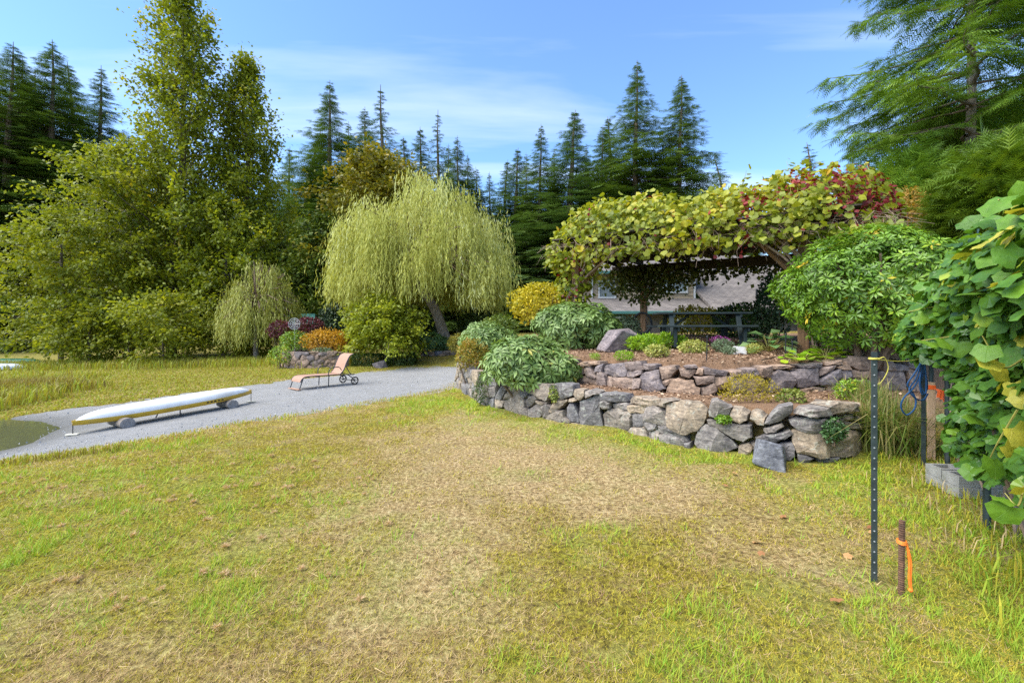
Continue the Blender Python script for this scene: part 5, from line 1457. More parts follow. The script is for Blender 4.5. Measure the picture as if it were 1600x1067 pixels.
# ornamental grass clump at the wall's right end
def clump(label, x, y, z, n, rad, h0, h1, w, seed, lean=.75):
    t = thing("ornamental_grass", (x, y, z), label, "grass clump")
    r_ = np.random.default_rng(seed); P = np.column_stack([r_.normal(x, rad, n), r_.normal(y, rad, n), np.full(n, z)])
    blades("blade", P, h0, h1, w, 'ornag', .0, 1.0, seed, lean, parent=t, kind="stuff")
_p = at(1395, 700, 5.6)
clump("arching straw-and-green grass clump at the right end of the lower wall", 4.72, 5.75, .0, 1100, .16, .45, .95, .012, 41)
clump("straw grass tuft on the ledge behind the steel post", 5.0, 6.4, .5, 260, .14, .25, .55, .010, 42)

# small rocks
boulder("boulder", (*at(967, 530, 9.4)[:2], gz(*at(967, 530, 9.4)[:2]) + .17), (.33, .27, .29), 77, stone_mat('stone_purple', [(0, (.19, .165, .175)), (1, (.21, .18, .185))], (.27, .25, .25)), "pale mauve-grey angular boulder on the mulch terrace", "boulder", 8)
boulder("rock", (*at(1154, 537, 8.5)[:2], gz(*at(1154, 537, 8.5)[:2]) + .05), (.13, .1, .09), 78, plain('whiterock', (.55, .54, .52), .8, .15, 9), "small white rock by the picnic table's right leg", "rock")
boulder("boulder", (*at(1352, 556, 7.95)[:2], 1.1), (.34, .25, .18), 79, M['stone_brown'], "brown flat boulder atop the upper wall, left of the steel post")
boulder("boulder", (*at(1398, 552, 8.1)[:2], 1.12), (.34, .25, .22), 80, M['stone_brown'], "rounded grey-brown boulder in the shade right of the steel post's top")

# ================================================================== PERGOLA AND ITS VINE
M['timber'] = plain('timber', (.22, .125, .06), .75, .35, 5, stretch=(6, 6, .6), bmp=.4)
M['shade_timber'] = plain('shade_timber', (.055, .042, .032), .85, .35, 6)  # near-black timber: the shade under the roof is put into the colour
PU, PV = np.array([.844, -.537]), np.array([.537, .844]); PO = np.array([1.0, 11.3])
def pg(s, w, z): q = PO + PU * s + PV * w; return np.array([q[0], q[1], z])
PROT = np.column_stack([np.append(PU, 0), np.append(PV, 0), [0, 0, 1]])
perg = thing("pergola", pg(3.3, 2.1, 1.2), "dark timber pergola carrying a thick yellow-green vine over the picnic table", "pergola")
RZ = 3.30
for s, w in ((.55, .25), (5.25, .3), (1.1, 4.0), (5.5, 4.0)):
    q = pg(s, w, 0); zg = gz(q[0], q[1]); sp = Soup()
    bbox(sp, (q[0], q[1], (zg - .1 + RZ) / 2), (.19, .19, RZ - zg + .1), PROT, .012); sp.obj("post", M['timber'], perg)
for w in (.25, 4.0):
    sp = Soup(); bbox(sp, pg(3.1, w, RZ + .12), (6.0, .12, .24), PROT, .01); sp.obj("beam", M['shade_timber'], perg)
for k in range(9):
    sp = Soup(); bbox(sp, pg(.25 + k * .71, 2.1, RZ + .325), (.07, 4.5, .165), PROT, .006); sp.obj("rafter", M['shade_timber'], perg)
for k in range(14):
    sp = Soup(); bbox(sp, pg(3.1, -.05 + k * .332, RZ + .43), (6.0, .318, .03), PROT, 0); sp.obj("shade_board", M['shade_timber'], perg)  # solid deck added under the vine to keep the underside dark
for s, w, d in ((5.25, .3, -1), (.55, .25, 1), (1.1, 4.0, 1)):
    a = pg(s + d * .08, w, RZ - .75); b = pg(s + d * .75, w, RZ + .02); sp = Soup(); tube(sp, [a, b], .055, 4); sp.obj("brace", M['timber'], perg)

vine = thing("pergola_vine", pg(3.3, 2.1, RZ + .45), "thick yellow-green vine with dark red patches smothering the pergola roof", "vine")
r_ = np.random.default_rng(301)
def vine_shell(n, seed):
    r_ = np.random.default_rng(seed)
    d = rdir(n * 4, r_); d[:, 2] = np.abs(d[:, 2])
    ok = (d[:, 1] < .25) | (r_.uniform(size=len(d)) < .3); d = d[ok][:n]
    pn = (np.abs(d) ** np.array([4.0, 4.0, 2.6])).sum(1) ** (1 / 3.6); p = d / pn[:, None]
    p = np.clip(p, -1.05, 1.05)
    s = 3.2 + p[:, 0] * 3.6
    hgt = 1.28 + .12 * (s > 3.5) + .22 * np.sin(s * 1.1 + .6) + .25 * (vnoise(s, p[:, 1] * 3, 1.3, 7) - .4) - .45 * np.clip((.9 - s) / 1.2, 0, 1)
    fr = r_.uniform(.80, 1.06, n) * (1 + .16 * (fbm(s * 1.6, p[:, 2] * 3 + p[:, 1] * 2, 1.2, 13) - .5))
    w = 2.05 + p[:, 1] * 2.45 * fr
    z = RZ + .12 + p[:, 2] * hgt * fr - .12 * (p[:, 2] < .1) * r_.uniform(0, 2.2, n)
    q = PO + PU * s[:, None] + PV * w[:, None]
    g = nrm(np.column_stack([np.sign(p[:, 0]) * np.abs(p[:, 0]) ** 3, np.sign(p[:, 1]) * np.abs(p[:, 1]) ** 3, p[:, 2] ** 1.6 + .05]))
    D = np.column_stack([g[:, :1] * PU + g[:, 1:2] * PV, g[:, 2]])
    return np.column_stack([q, z]), nrm(D), s, w
P, D, s_, w_ = vine_shell(10500, 302); n = len(P)
# leaves round the left front post and the hanging fringe along the front
m = 620; a = r_.uniform(0, 6.28, m); zz = r_.uniform(1.75, 3.5, m); c0 = pg(.5, .2, 0)
rr = .30 + .30 * ((zz - 1.75) / 1.75) ** 2 + r_.normal(0, .06, m); o = np.column_stack([np.cos(a), np.sin(a), np.zeros(m)])
P = np.vstack([P, np.column_stack([c0[0] + o[:, 0] * rr, c0[1] + o[:, 1] * rr, zz])]); D = np.vstack([D, nrm(o + [0, 0, .25])]); s_ = np.append(s_, np.full(m, .5))
m = 420; fs = r_.uniform(-.1, 6.6, m); fw = r_.normal(-.22, .12, m); q = PO + PU * fs[:, None] + PV * fw[:, None]
P = np.vstack([P, np.column_stack([q, RZ + .15 - np.abs(r_.normal(0, .16, m))])]); D = np.vstack([D, nrm(np.tile(np.append(-PV, .2), (m, 1)))]); s_ = np.append(s_, fs)
m = 1500; d = rdir(m, r_); d[:, 2] = np.abs(d[:, 2]) - .25; f = r_.uniform(.82, 1.05, m)
bs, bw = 5.45 + d[:, 0] * 1.35 * f, 1.25 + d[:, 1] * 1.65 * f; q = PO + PU * bs[:, None] + PV * bw[:, None]
P = np.vstack([P, np.column_stack([q, RZ + .5 + d[:, 2] * .95 * f])]); D = np.vstack([D, nrm(np.column_stack([d[:, :1] * PU + d[:, 1:2] * PV, d[:, 2]]))]); s_ = np.append(s_, bs)
SHT = Soup()
# loose shoots standing up from the top
for k in range(16):
    b = pg(r_.uniform(.2, 6.4), r_.uniform(-.1, 1.6), RZ + 1.15 + r_.uniform(-.15, .15)); L = r_.uniform(.15, .35); e = b + np.append(r_.normal(0, .25, 2), 1) * L; m = 7
    tube(SHT, [b + [0, 0, -.4], b, e], [.007, .006, .003], 4)
    P = np.vstack([P, np.outer(1 - np.linspace(.1, 1, m), b) + np.outer(np.linspace(.1, 1, m), e) + r_.normal(0, .05, (m, 3))]); D = np.vstack([D, nrm(rdir(m, r_) + [0, 0, .5])]); s_ = np.append(s_, np.full(m, 2.0))
n = len(P)
DD = nrm(D * .35 + rdir(n, r_) * .75 + [0, 0, -.55]); NN = nrm(D + [0, 0, .35] + r_.normal(0, .45, (n, 3)))
SS = .065 + .10 * r_.uniform(size=n) ** .8; TT = np.clip(r_.normal(.42, .2, n) + .5 * (vnoise(s_ * 1.3, P[:, 2] * 2, 1, 5) - .5), 0, .99)
red = (vnoise(s_ * 1.5, P[:, 2] * 2.2, 1.0, 19) > .50) & (s_ > 4.2) & (r_.uniform(size=n) < .62) | ((s_ < 1.2) & (P[:, 2] < 3.2) & (r_.uniform(size=n) < .18)) | (r_.uniform(size=n) < .025)
SS = np.where(red, SS * .62, SS)
mk = pick_front(P, D, 300) & ~red
leaf_objects(vine, P[mk], DD[mk], NN[mk], SS[mk], TT[mk], leaf_meshes(LOBED, "leaf", M['vine_y'], 8))
for nm, sel, mt in (("foliage", ~mk & ~red, 'vine_y'), ("red_foliage", red, 'vine_red')):
    sp = Soup(); idx = np.where(sel)[0]
    for k in range(4):
        i = idx[k::4]; scatter(sp, LOBES[k], P[i], DD[i], NN[i], SS[i], TT[i])
    sp.obj(nm, M[mt], vine, kind="stuff")
SHT.obj("shoots", M['stalk'], vine, kind="stuff")
# green curtain hanging from the back and round the back post, its back-lit darkness put into the leaf colour
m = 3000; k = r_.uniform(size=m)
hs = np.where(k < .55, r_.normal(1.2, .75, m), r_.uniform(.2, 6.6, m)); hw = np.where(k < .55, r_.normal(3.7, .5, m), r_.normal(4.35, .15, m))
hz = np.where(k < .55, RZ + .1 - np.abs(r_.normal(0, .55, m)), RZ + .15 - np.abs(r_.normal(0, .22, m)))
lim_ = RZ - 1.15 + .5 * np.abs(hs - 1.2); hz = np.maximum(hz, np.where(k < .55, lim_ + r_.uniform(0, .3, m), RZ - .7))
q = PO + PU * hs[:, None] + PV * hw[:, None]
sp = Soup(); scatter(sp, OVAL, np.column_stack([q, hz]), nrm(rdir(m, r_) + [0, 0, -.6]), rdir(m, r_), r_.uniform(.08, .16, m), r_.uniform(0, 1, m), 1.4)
sp.obj("hanging_foliage", M['vine_shaded'], vine, kind="stuff")
# gnarled stems and a beard of dead twigs under the leaves
for k in range(5):
    sp = Soup(); a = pg(5.45 + r_.normal(0, .05), .25 + r_.normal(0, .05), 1.2); e = pg(4.75 - .12 * k + r_.normal(0, .1), -.1 + r_.normal(0, .1), RZ + .25)
    mid = pg(5.3 - .05 * k, .05, RZ - .45 + r_.uniform(-.1, .1)); tube(sp, smooth_path([a, a * .5 + mid * .5 + r_.normal(0, .05, 3), mid, e], 14), np.linspace(.042, .018, 13), 6); sp.obj("stem", M['deadtwig'], vine)
for k in range(3):
    sp = Soup(); a = pg(.5 + r_.normal(0, .1), .1, 1.2); e = pg(1.0 + .4 * k, .0, RZ + .2); tube(sp, smooth_path([a, pg(.45 + r_.normal(0, .1), .05, 2.3), e], 12), np.linspace(.045, .02, 13), 6); sp.obj("stem", M['deadtwig'], vine)
sp = Soup()
for k in range(420):
    fs = r_.uniform(-.1, 6.6); b = pg(fs, r_.normal(-.12, .14), RZ + r_.uniform(.0, .35)); d = np.append(PU * r_.normal(0, .9) - PV * r_.uniform(0, .35), r_.uniform(-1.0, .25)); L = r_.uniform(.15, .5)
    e = b + nrm(d) * L; tube(sp, [b, (b + e) / 2 + r_.normal(0, .05, 3), e + [0, 0, -.06]], [.007, .005, .003], 3, cap=False)
sp.obj("dead_twigs", M['deadtwig'], vine, kind="stuff")

# hose coil on the back post
q = pg(1.1, 4.0, 0); M['rubber'] = plain('rubber', (.018, .02, .02), .45, .2, 8)
sp = Soup()
for k in range(4):
    a = np.linspace(0, 2 * math.pi, 33); rr = .25 + .018 * k
    c = np.array([q[0], q[1], gz(q[0], q[1]) + .38]) - np.append(PV, 0) * (.13 + .03 * (k % 2)) - np.array([0, 0, .01 * k])
    tube(sp, c + np.outer(np.cos(a) * rr, np.append(PU, 0)) + np.outer(np.sin(a) * rr * 1.15, [0, 0, 1]), .016, 6, cap=False)
hose = sp.obj("garden_hose", M['rubber'], label="black garden hose coiled on the pergola's bare back post", cat="hose")

# ------------------------------------------------------------------ picnic table
M['greenpaint'] = plain('greenpaint', (.016, .027, .028), .65, .3, 7, stretch=(.6, 5, 5), dirt=(.03, .04, .04))
tc = at(1094, 534, 9.7); tz = gz(tc[0], tc[1]); TR = rotz(R(-7))
table = thing("picnic_table", (tc[0], tc[1], tz), "dark green wooden picnic table with attached benches under the pergola", "table")
def tl(x, y, z): return np.array([tc[0], tc[1], tz]) + TR @ np.array([x, y, z])
for k in range(5):
    sp = Soup(); bbox(sp, tl(0, (k - 2) * .147, .70), (1.86, .138, .04), TR, .006); sp.obj("top_plank", M['greenpaint'], table)
for sd in (-1, 1):
    for k in range(2):
        sp = Soup(); bbox(sp, tl(0 - .06, sd * (.60 + k * .14), .43), (1.86, .13, .04), TR, .006); sp.obj("bench_plank", M['greenpaint'], table)
def obar(sp, a, b, wy, th):
    a, b = np.asarray(a, float), np.asarray(b, float); d = b - a; L = np.linalg.norm(d); x = d / L
    z = nrm(np.cross(x, TR @ [0, 1, 0.0])) if abs(np.dot(x, TR @ [0, 1, 0.0])) < .9 else nrm(np.cross(x, TR @ [1., 0, 0])); y = np.cross(z, x)
    bbox(sp, (a + b) / 2, (L, wy, th), np.column_stack([x, y, z]), .004)
for ex in (-.66, .66):
    for sd in (-1, 1):
        sp = Soup(); obar(sp, tl(ex, sd * .28, .68), tl(ex, sd * .56, .0), .045, .09); sp.obj("leg", M['greenpaint'], table)
        sp = Soup(); bbox(sp, tl(ex, sd * .66, .21), (.06, .09, .40), TR, .004); sp.obj("bench_leg", M['greenpaint'], table)
    sp = Soup(); bbox(sp, tl(ex + .05, 0, .375), (.04, 1.5, .09), TR, .004); sp.obj("crossbar", M['greenpaint'], table)
    sp = Soup(); bbox(sp, tl(ex + .05, 0, .645), (.04, .7, .07), TR, .004); sp.obj("crossbar", M['greenpaint'], table)
    sp = Soup(); obar(sp, tl(ex * .98, 0, .37), tl(ex * .35, 0, .67), .04, .05); sp.obj("brace", M['greenpaint'], table)

# garden stakes and a drip line on the terrace
M['darkmetal'] = plain('darkmetal', (.03, .032, .035), .5, .3, 10, .6)
for px, py, Y, h_, lb in ((1227, 556, 7.9, .42, "thin dark metal stake in the mulch, left one near the lime plants"), (1237, 558, 7.75, .30, "shorter thin metal stake just right of the taller one near the lime plants"), (1104, 572, 7.4, .40, "thin dark stake at the upper wall's edge in front of the picnic table")):
    q = at(px, py, Y); zg = gz(q[0], q[1]); sp = Soup(); tube(sp, [[q[0], q[1], zg - .05], [q[0] + .01, q[1], zg + h_]], .009, 6); tube(sp, [[q[0] + .01, q[1], zg + h_], [q[0] + .01, q[1], zg + h_ + .02]], [.02, .012], 8)
    sp.obj("garden_stake", M['darkmetal'], label=lb, cat="stake")
sp = Soup(); pts = []
for px, py, Y in ((1190, 571, 7.45), (1215, 561, 7.8), (1240, 556, 8.0), (1275, 552, 8.15)):
    q = at(px, py, Y); pts.append([q[0], q[1], gz(q[0], q[1]) + .035])
tube(sp, smooth_path(pts, 20), .009, 5); sp.obj("drip_hose", M['rubber'], label="thin black drip hose lying on the mulch by the upper wall", cat="hose")

# ================================================================== HOUSE BEHIND THE PERGOLA
def shingle_mat():
    m, nt, b, out = mat_new('shingle')
    tc_ = nt.nodes.new("ShaderNodeTexCoord"); br = nt.nodes.new("ShaderNodeTexBrick")
    br.inputs["Scale"].default_value = 1.0; br.inputs["Brick Width"].default_value = .26; br.inputs["Row Height"].default_value = .15
    br.inputs["Mortar Size"].default_value = .018; br.inputs["Color1"].default_value = (.165, .15, .138, 1); br.inputs["Color2"].default_value = (.115, .105, .098, 1); br.inputs["Mortar"].default_value = (.09, .08, .075, 1)
    mp = nt.nodes.new("ShaderNodeMapping"); mp.inputs["Scale"].default_value = (1, 1, 1); nt.links.new(tc_.outputs["UV"], mp.inputs[0])
    nt.links.new(mp.outputs[0], br.inputs["Vector"])
    c = mixc(nt, 1.0, br.outputs["Color"], ramp(nt, noise(nt, 2.5, 5), [(.3, (.75, .72, .7)), (.7, (1.3, 1.25, 1.2))]), 'MULTIPLY')
    nt.links.new(c, b.inputs["Base Color"]); b.inputs["Roughness"].default_value = .9
    bump(nt, b, br.outputs["Fac"], -.6, .03); return m
M['shingle'] = shingle_mat()
M['siding'] = plain('siding', (.27, .215, .14), .7, .25, 5, stretch=(.5, 4, 4))
M['teal'] = plain('teal', (.045, .13, .12), .45, .2, 6)
M['white'] = plain('white_paint', (.42, .43, .42), .5, .08, 6)
M['darkwall'] = plain('darkwall', (.10, .085, .07), .8, .3, 3)
def glass_mat():
    m, nt, b, out = mat_new('window_glass'); b.inputs["Base Color"].default_value = (.16, .19, .20, 1); b.inputs["Roughness"].default_value = .05; b.inputs["Specular IOR Level"].default_value = 1.0
    return m
M['glass'] = glass_mat()
house = thing("house", (7, 22, 1.3), "brown-sided house with grey shingle roof and teal gutters beyond the pergola", "house")
def slab(name, q4, th, mat, par):
    """roof plane from 4 corners (eave l, eave r, ridge r, ridge l) with thickness and UV in metres"""
    q4 = np.asarray(q4, float); nn = nrm(np.cross(q4[1] - q4[0], q4[3] - q4[0])); V = np.vstack([q4, q4 - nn * th])
    me = np_mesh(name, V, [np.array([[0, 1, 2, 3], [7, 6, 5, 4], [0, 4, 5, 1], [1, 5, 6, 2], [2, 6, 7, 3], [3, 7, 4, 0]])])
    uv = me.uv_layers.new(name="UVMap"); ux = nrm(q4[1] - q4[0]); uy = np.cross(nn, ux)
    for l in me.loops:
        p = V[l.vertex_index] - q4[0]; uv.data[l.index].uv = (float(p @ ux), float(p @ uy))
    return link(name, me, mat, par)
slab("roof", [(3.2, 20, 2.32), (9.2, 20, 2.32), (9.2, 22.05, 3.02), (3.2, 22.05, 3.02)], .12, M['shingle'], house)
slab("roof", [(8.9, 20, 2.35), (16.5, 20, 2.35), (16.5, 26.5, 5.8), (8.9, 26.5, 5.8)], .12, M['shingle'], house)
slab("roof", [(3.3, 21.5, 4.28), (9.2, 21.5, 4.28), (9.2, 26, 6.0), (3.3, 26, 6.0)], .12, M['shingle'], house)
sp = Soup(); bbox(sp, (9.6, 23.5, 1.7), (12.6, 6.0, 1.15)); sp.obj("wall", M['darkwall'], house)
sp = Soup(); bbox(sp, (6.3, 23.9, 3.55), (4.9, 3.6, 1.3)); sp.obj("upper_wall", M['darkwall'], house)
for k in range(7):
    sp = Soup(); bbox(sp, (6.3, 22.06, 3.06 + k * .175), (4.96, .035, .185), np.array([[1, 0, 0], [0, math.cos(.12), math.sin(.12)], [0, -math.sin(.12), math.cos(.12)]]), 0); sp.obj("siding_board", M['siding'], house)
for x0, x1, z0, z1 in ((4.2, 4.98, 3.05, 3.85), (7.3, 8.45, 3.30, 3.95)):
    w_ = Soup(); cx_, cz_ = (x0 + x1) / 2, (z0 + z1) / 2
    for c, s in (((cx_, 21.99, z0), (x1 - x0 + .1, .07, .07)), ((cx_, 21.99, z1), (x1 - x0 + .1, .07, .07)), ((x0, 21.99, cz_), (.06, .066, z1 - z0 - .07)), ((x1, 21.99, cz_), (.06, .066, z1 - z0 - .07)), ((cx_, 21.995, cz_ + .12), (x1 - x0 - .06, .05, .045))): bbox(w_, c, s)
    wo = w_.obj("window", M['white'], house)
    g_ = Soup(); bbox(g_, (cx_, 22.015, cz_), (x1 - x0 - .06, .02, z1 - z0 - .06)); g_.obj("pane", M['glass'], wo)
for x0, x1, y, z in ((3.1, 9.3, 19.93, 2.26), (3.25, 5.0, 21.42, 4.2), (8.9, 16.5, 19.925, 2.24)):
    sp = Soup(); bbox(sp, ((x0 + x1) / 2, y, z), (x1 - x0, .12, .14), None, .02); sp.obj("gutter", M['teal'], house)
for x, y, z0, z1 in ((3.86, 21.98, 3.0, 4.15), (8.82, 21.98, 3.0, 4.15)):
    sp = Soup(); bbox(sp, (x, y, (z0 + z1) / 2), (.09, .06, z1 - z0), None, .01); sp.obj("corner_trim", M['white'], house)
for x in (4.6, 7.4):
    sp = Soup(); bbox(sp, (x, 20.47, 1.75), (1.0, .05, .8)); d_ = sp.obj("window", M['teal'], house); sp = Soup(); bbox(sp, (x, 20.44, 1.75), (.86, .02, .66)); sp.obj("pane", M['glass'], d_)
sp = Soup(); tube(sp, [(11.4, 21.2, 2.9), (11.4, 21.2, 3.4)], .05, 8); sp.obj("vent_pipe", M['darkmetal'], house)

# small shed with a teal roof, far behind the burgundy shrubs
sc_ = at(459, 515, 27); M['tealroof'] = plain('tealroof', (.09, .27, .22), .5, .15, 4)
shed = thing("shed", (sc_[0], sc_[1], gz(sc_[0], sc_[1])), "small garden shed with pale teal metal roof behind the burgundy shrubs", "shed")
zb = gz(sc_[0], sc_[1]); zr = at(459, 505, 27)[2]; zt = at(459, 489, 27)[2]
sp = Soup(); bbox(sp, (sc_[0], 28.2, (zb + zr) / 2), (2.0, 2.0, zr - zb)); sp.obj("wall", M['siding'], shed)
for sg in (-1, 1):
    q = [(sc_[0] - 1.2, 28.2 + sg * -1.25 if False else 27.0, zr - .03), (sc_[0] + 1.2, 27.0, zr - .03), (sc_[0] + .75, 28.2, zt), (sc_[0] - .75, 28.2, zt)]
    if sg < 0: q = [(sc_[0] + 1.2, 29.4, zr - .03), (sc_[0] - 1.2, 29.4, zr - .03), (sc_[0] - .75, 28.2, zt), (sc_[0] + .75, 28.2, zt)]
    slab("roof", q, .06, M['tealroof'], shed)
sp = Soup(); bbox(sp, (sc_[0], 27.17, (zb + zr) / 2 - .05), (.8, .05, zr - zb - .15)); sp.obj("door", M['darkwall'], shed)
# round wire ornament on a rod
oc_ = at(460, 506, 22.6); M['wire'] = plain('wire', (.35, .34, .34), .4, .2, 8, .7)
sp = Soup(); a = np.linspace(0, 6.2832, 29)
for rr in (.28, .19, .10): tube(sp, oc_ + np.column_stack([np.cos(a) * rr, np.zeros(29), np.sin(a) * rr]), .018, 5, cap=False)
for k in range(8):
    b = k * math.pi / 4; tube(sp, [oc_, oc_ + [math.cos(b) * .28, .0, math.sin(b) * .28]], .013, 5)
orn = thing("garden_ornament", (oc_[0], oc_[1], gz(oc_[0], oc_[1])), "round wire wheel ornament on a rod between the burgundy shrubs", "ornament")
sp.obj("wheel", M['wire'], orn); sp = Soup(); tube(sp, [(oc_[0], oc_[1] + .02, gz(oc_[0], oc_[1]) - .05), (oc_[0], oc_[1] + .02, oc_[2] - .2)], .02, 6); sp.obj("rod", M['wire'], orn)

# ================================================================== BOATS
def hull(sp, L, W, Hh, n=28, m=13, rocker=.06, blunt=3.0, sheer=.10, r0=.0):
    """upturned canoe hull: keel up, gunwale down. local x along, z up; returns gunwale rows"""
    V = []
    for i in range(n + 1):
        u = -1 + 2 * i / n; wd = W / 2 * max(0.02, (1 - abs(u) ** blunt)) ** .75; kz = Hh * (1 - rocker * abs(u) ** 2 / .25 * .25) * (1 - .75 * abs(u) ** 9)
        gz_ = -sheer * abs(u) ** 3 * 0 + sheer * (abs(u) ** 2.5) * .35
        for j in range(m + 1):
            a = math.pi * j / m; cx_ = -math.cos(a); sx = math.sin(a)
            yy_ = wd * np.sign(cx_) * abs(cx_) ** .75; zz_ = gz_ + (kz - gz_) * sx ** .62
            V.append([u * L / 2, yy_, zz_])
    V = np.array(V); i = np.arange(n)[:, None]; j = np.arange(m)[None]
    Qd = np.stack([i * (m + 1) + j, (i + 1) * (m + 1) + j, (i + 1) * (m + 1) + j + 1, i * (m + 1) + j + 1], -1).reshape(-1, 4)
    return V, Qd, n, m
M['hullwhite'] = plain('hullwhite', (.78, .78, .76), .35, .05, 3, dirt=(.60, .58, .52))
M['hullyellow'] = plain('hullyellow', (.62, .40, .04), .4, .12, 4, dirt=(.45, .33, .10))
M['black'] = plain('black_paint', (.012, .012, .013), .5, .2, 8)
M['cutwood'] = plain('cutwood', (.30, .28, .26), .85, .3, 30, dirt=(.16, .14, .13))
A_, B_ = np.array([-8.45, 8.74]), np.array([-6.70, 11.71]); cd = nrm(B_ - A_); CL = float(np.linalg.norm(B_ - A_)); cmid = (A_ + B_) / 2
za, zb2 = gz(*A_), gz(*B_)
cyaw = math.atan2(cd[1], cd[0]); CRm = rotz(cyaw) @ np.array([[math.cos(-.0), 0, 0], [0, 1, 0], [0, 0, 1]])
pit = math.atan2(zb2 - za, CL) + .012; CRm = rotz(cyaw) @ np.array([[math.cos(pit), 0, -math.sin(pit)], [0, 1, 0], [math.sin(pit), 0, math.cos(pit)]])
gl = .20
def cw(x, y, z): return np.array([cmid[0], cmid[1], (za + zb2) / 2 + gl]) + CRm @ np.array([x, y, z])
canoe = thing("canoe", (cmid[0], cmid[1], (za + zb2) / 2), "upturned white canoe with yellow gunwale band on the gravel beach", "canoe")
V, Qd, n, m = hull(None, CL, .58, .25)
sp = Soup(); sp.add(np.array([cw(*v) for v in V]), Qd); sp.obj("hull", M['hullwhite'], canoe, smooth=True)
sp = Soup()
for side in (0, m):
    row = V[side::m + 1]; a = row.copy(); a[:, 1] *= 1.03; up_ = row + np.array([0, 0, .01]); up_[:, 1] *= 1.03
    up_[:, 2] += .065; dn = a.copy(); dn[:, 2] -= .018; inn = dn.copy(); inn[:, 1] *= .93
    W_ = np.array([cw(*v) for v in np.vstack([up_, dn, inn])]); k = len(row); i = np.arange(k - 1)
    q1 = np.stack([i, i + 1, i + 1 + k, i + k], -1); q2 = q1 + k; q = np.vstack([q1, q2]); sp.add(W_, q if side == 0 else q[:, ::-1])
sp.obj("gunwale", M['hullyellow'], canoe, smooth=True)
sp = Soup()
for x in (-.9, -.05, .8): bbox(sp, cw(x, 0, .02), (.10, .52, .03), CRm, .004)
sp.obj("thwart", M['cutwood'], canoe)
sp = Soup()
for x in (.55, .63, .71, .80, .88): bbox(sp, cw(x, -.303 * (1 - abs(2 * x / CL) ** 3) ** .75, .035), (.045, .006, .03), CRm)
sp.obj("lettering", M['black'], canoe)
for x in (-CL / 2 + .01, CL / 2 - .01):
    sp = Soup(); q = cw(x, 0, .02); zg = gz(q[0], q[1]); tube(sp, [[q[0], q[1], q[2]], [q[0], q[1], zg + .01]], .008, 5); ro = sp.obj("end_rod", M['black'], canoe)
    sp = Soup(); bbox(sp, (q[0], q[1], zg + .025), (.20, .10, .02), rotz(.2), .004); sp.obj("foot_plate", plain('plate', (.6, .57, .45), .6), ro)
for x in (-.42, .0):
    sp = Soup(); q = cw(x, -.25, .0); zg = gz(q[0], q[1]); tube(sp, smooth_path([q, q + [.02, -.03, -.09], [q[0] + .05, q[1] - .03, zg + .01]] if x > -.1 else [q, q + [-.03, 0, -.07], q + [-.05, 0, -.1]], 8), .012, 5); sp.obj("strap", M['black'], canoe)
def log_round(name, label, x, off, rad, ln):
    q = cw(x, off, 0); zg = gz(q[0], q[1]); ax = CRm @ [0, 1, 0]; ax[2] = 0; ax = nrm(ax); c = np.array([q[0], q[1], zg + rad * .97])
    a = np.arange(18) * 2 * math.pi / 18; e1 = np.append(cd, 0); wob = 1 + .06 * np.sin(a * 3 + x * 9)
    ring = lambda s, d: c + ax * d + np.outer(np.cos(a) * rad * 1.25 * s * wob, e1) + np.outer(np.sin(a) * rad * s, [0, 0, 1])
    t = thing(name, (c[0], c[1], zg), label, "log")
    k = 18; V = np.vstack([ring(1, -ln / 2), ring(1, ln / 2)]); i = np.arange(k); sp = Soup(); sp.add(V, np.stack([i, (i + 1) % k, (i + 1) % k + k, i + k], -1)); sp.obj("bark", M['bark_grey'], t)
    sp = Soup()
    for d in (-ln / 2, ln / 2):
        sp = Soup(); V = np.vstack([ring(1, d), ring(.7, d * 1.02), ring(.35, d), [c + ax * d * 1.01]]); qf = np.concatenate([np.stack([i + r0 * k, (i + 1) % k + r0 * k, (i + 1) % k + (r0 + 1) * k, i + (r0 + 1) * k], -1) for r0 in range(2)])
        sp.add(V, [qf, np.array([[2 * k + j, 2 * k + (j + 1) % k, 3 * k] for j in range(k)])])
        sp.obj("cut_end", M['cutwood'], t)
log_round("log_round", "grey log round under the canoe's end nearer the water", -1.0, -.1, .105, .62)
log_round("log_round", "grey log round under the canoe's end nearer the sun lounger", 1.08, -.1, .105, .5)

def far_boat(name, label, px, py, Y, L, W, Hh, yaw, mat, kl=None):
    q = at(px, py, Y); zg = gz(q[0], q[1]); V, Qd, n, m = hull(None, L, W, Hh); Rm = rotz(yaw)
    t = thing(name, (q[0], q[1], zg), label, "canoe"); Wv = V @ Rm.T + np.array([q[0], q[1], zg + .03])
    sp = Soup(); sp.add(Wv, Qd); sp.obj("hull", M[mat], t, smooth=True)
    sp = Soup()
    for side in (0, m):
        row = Wv[side::m + 1]; tube(sp, row, .03, 5)
    sp.obj("gunwale", M['black' if mat != 'hullgreen' else 'hullgreen2'], t)
M['hullgreen'] = plain('hullgreen', (.02, .17, .10), .4, .12, 3); M['hullgreen2'] = plain('hullgreen2', (.015, .10, .06), .4, .12, 3); M['hullgrey'] = plain('hullgrey', (.55, .6, .68), .35, .06, 3)
far_boat("canoe", "upturned green canoe at the left edge under the trees", -12, 546, 24.5, 4.6, .85, .38, .25, 'hullgreen')
far_boat("canoe", "upturned pale blue-white canoe at the left edge, in front of the green one", -18, 557, 22.3, 3.2, .75, .30, .15, 'hullgrey')

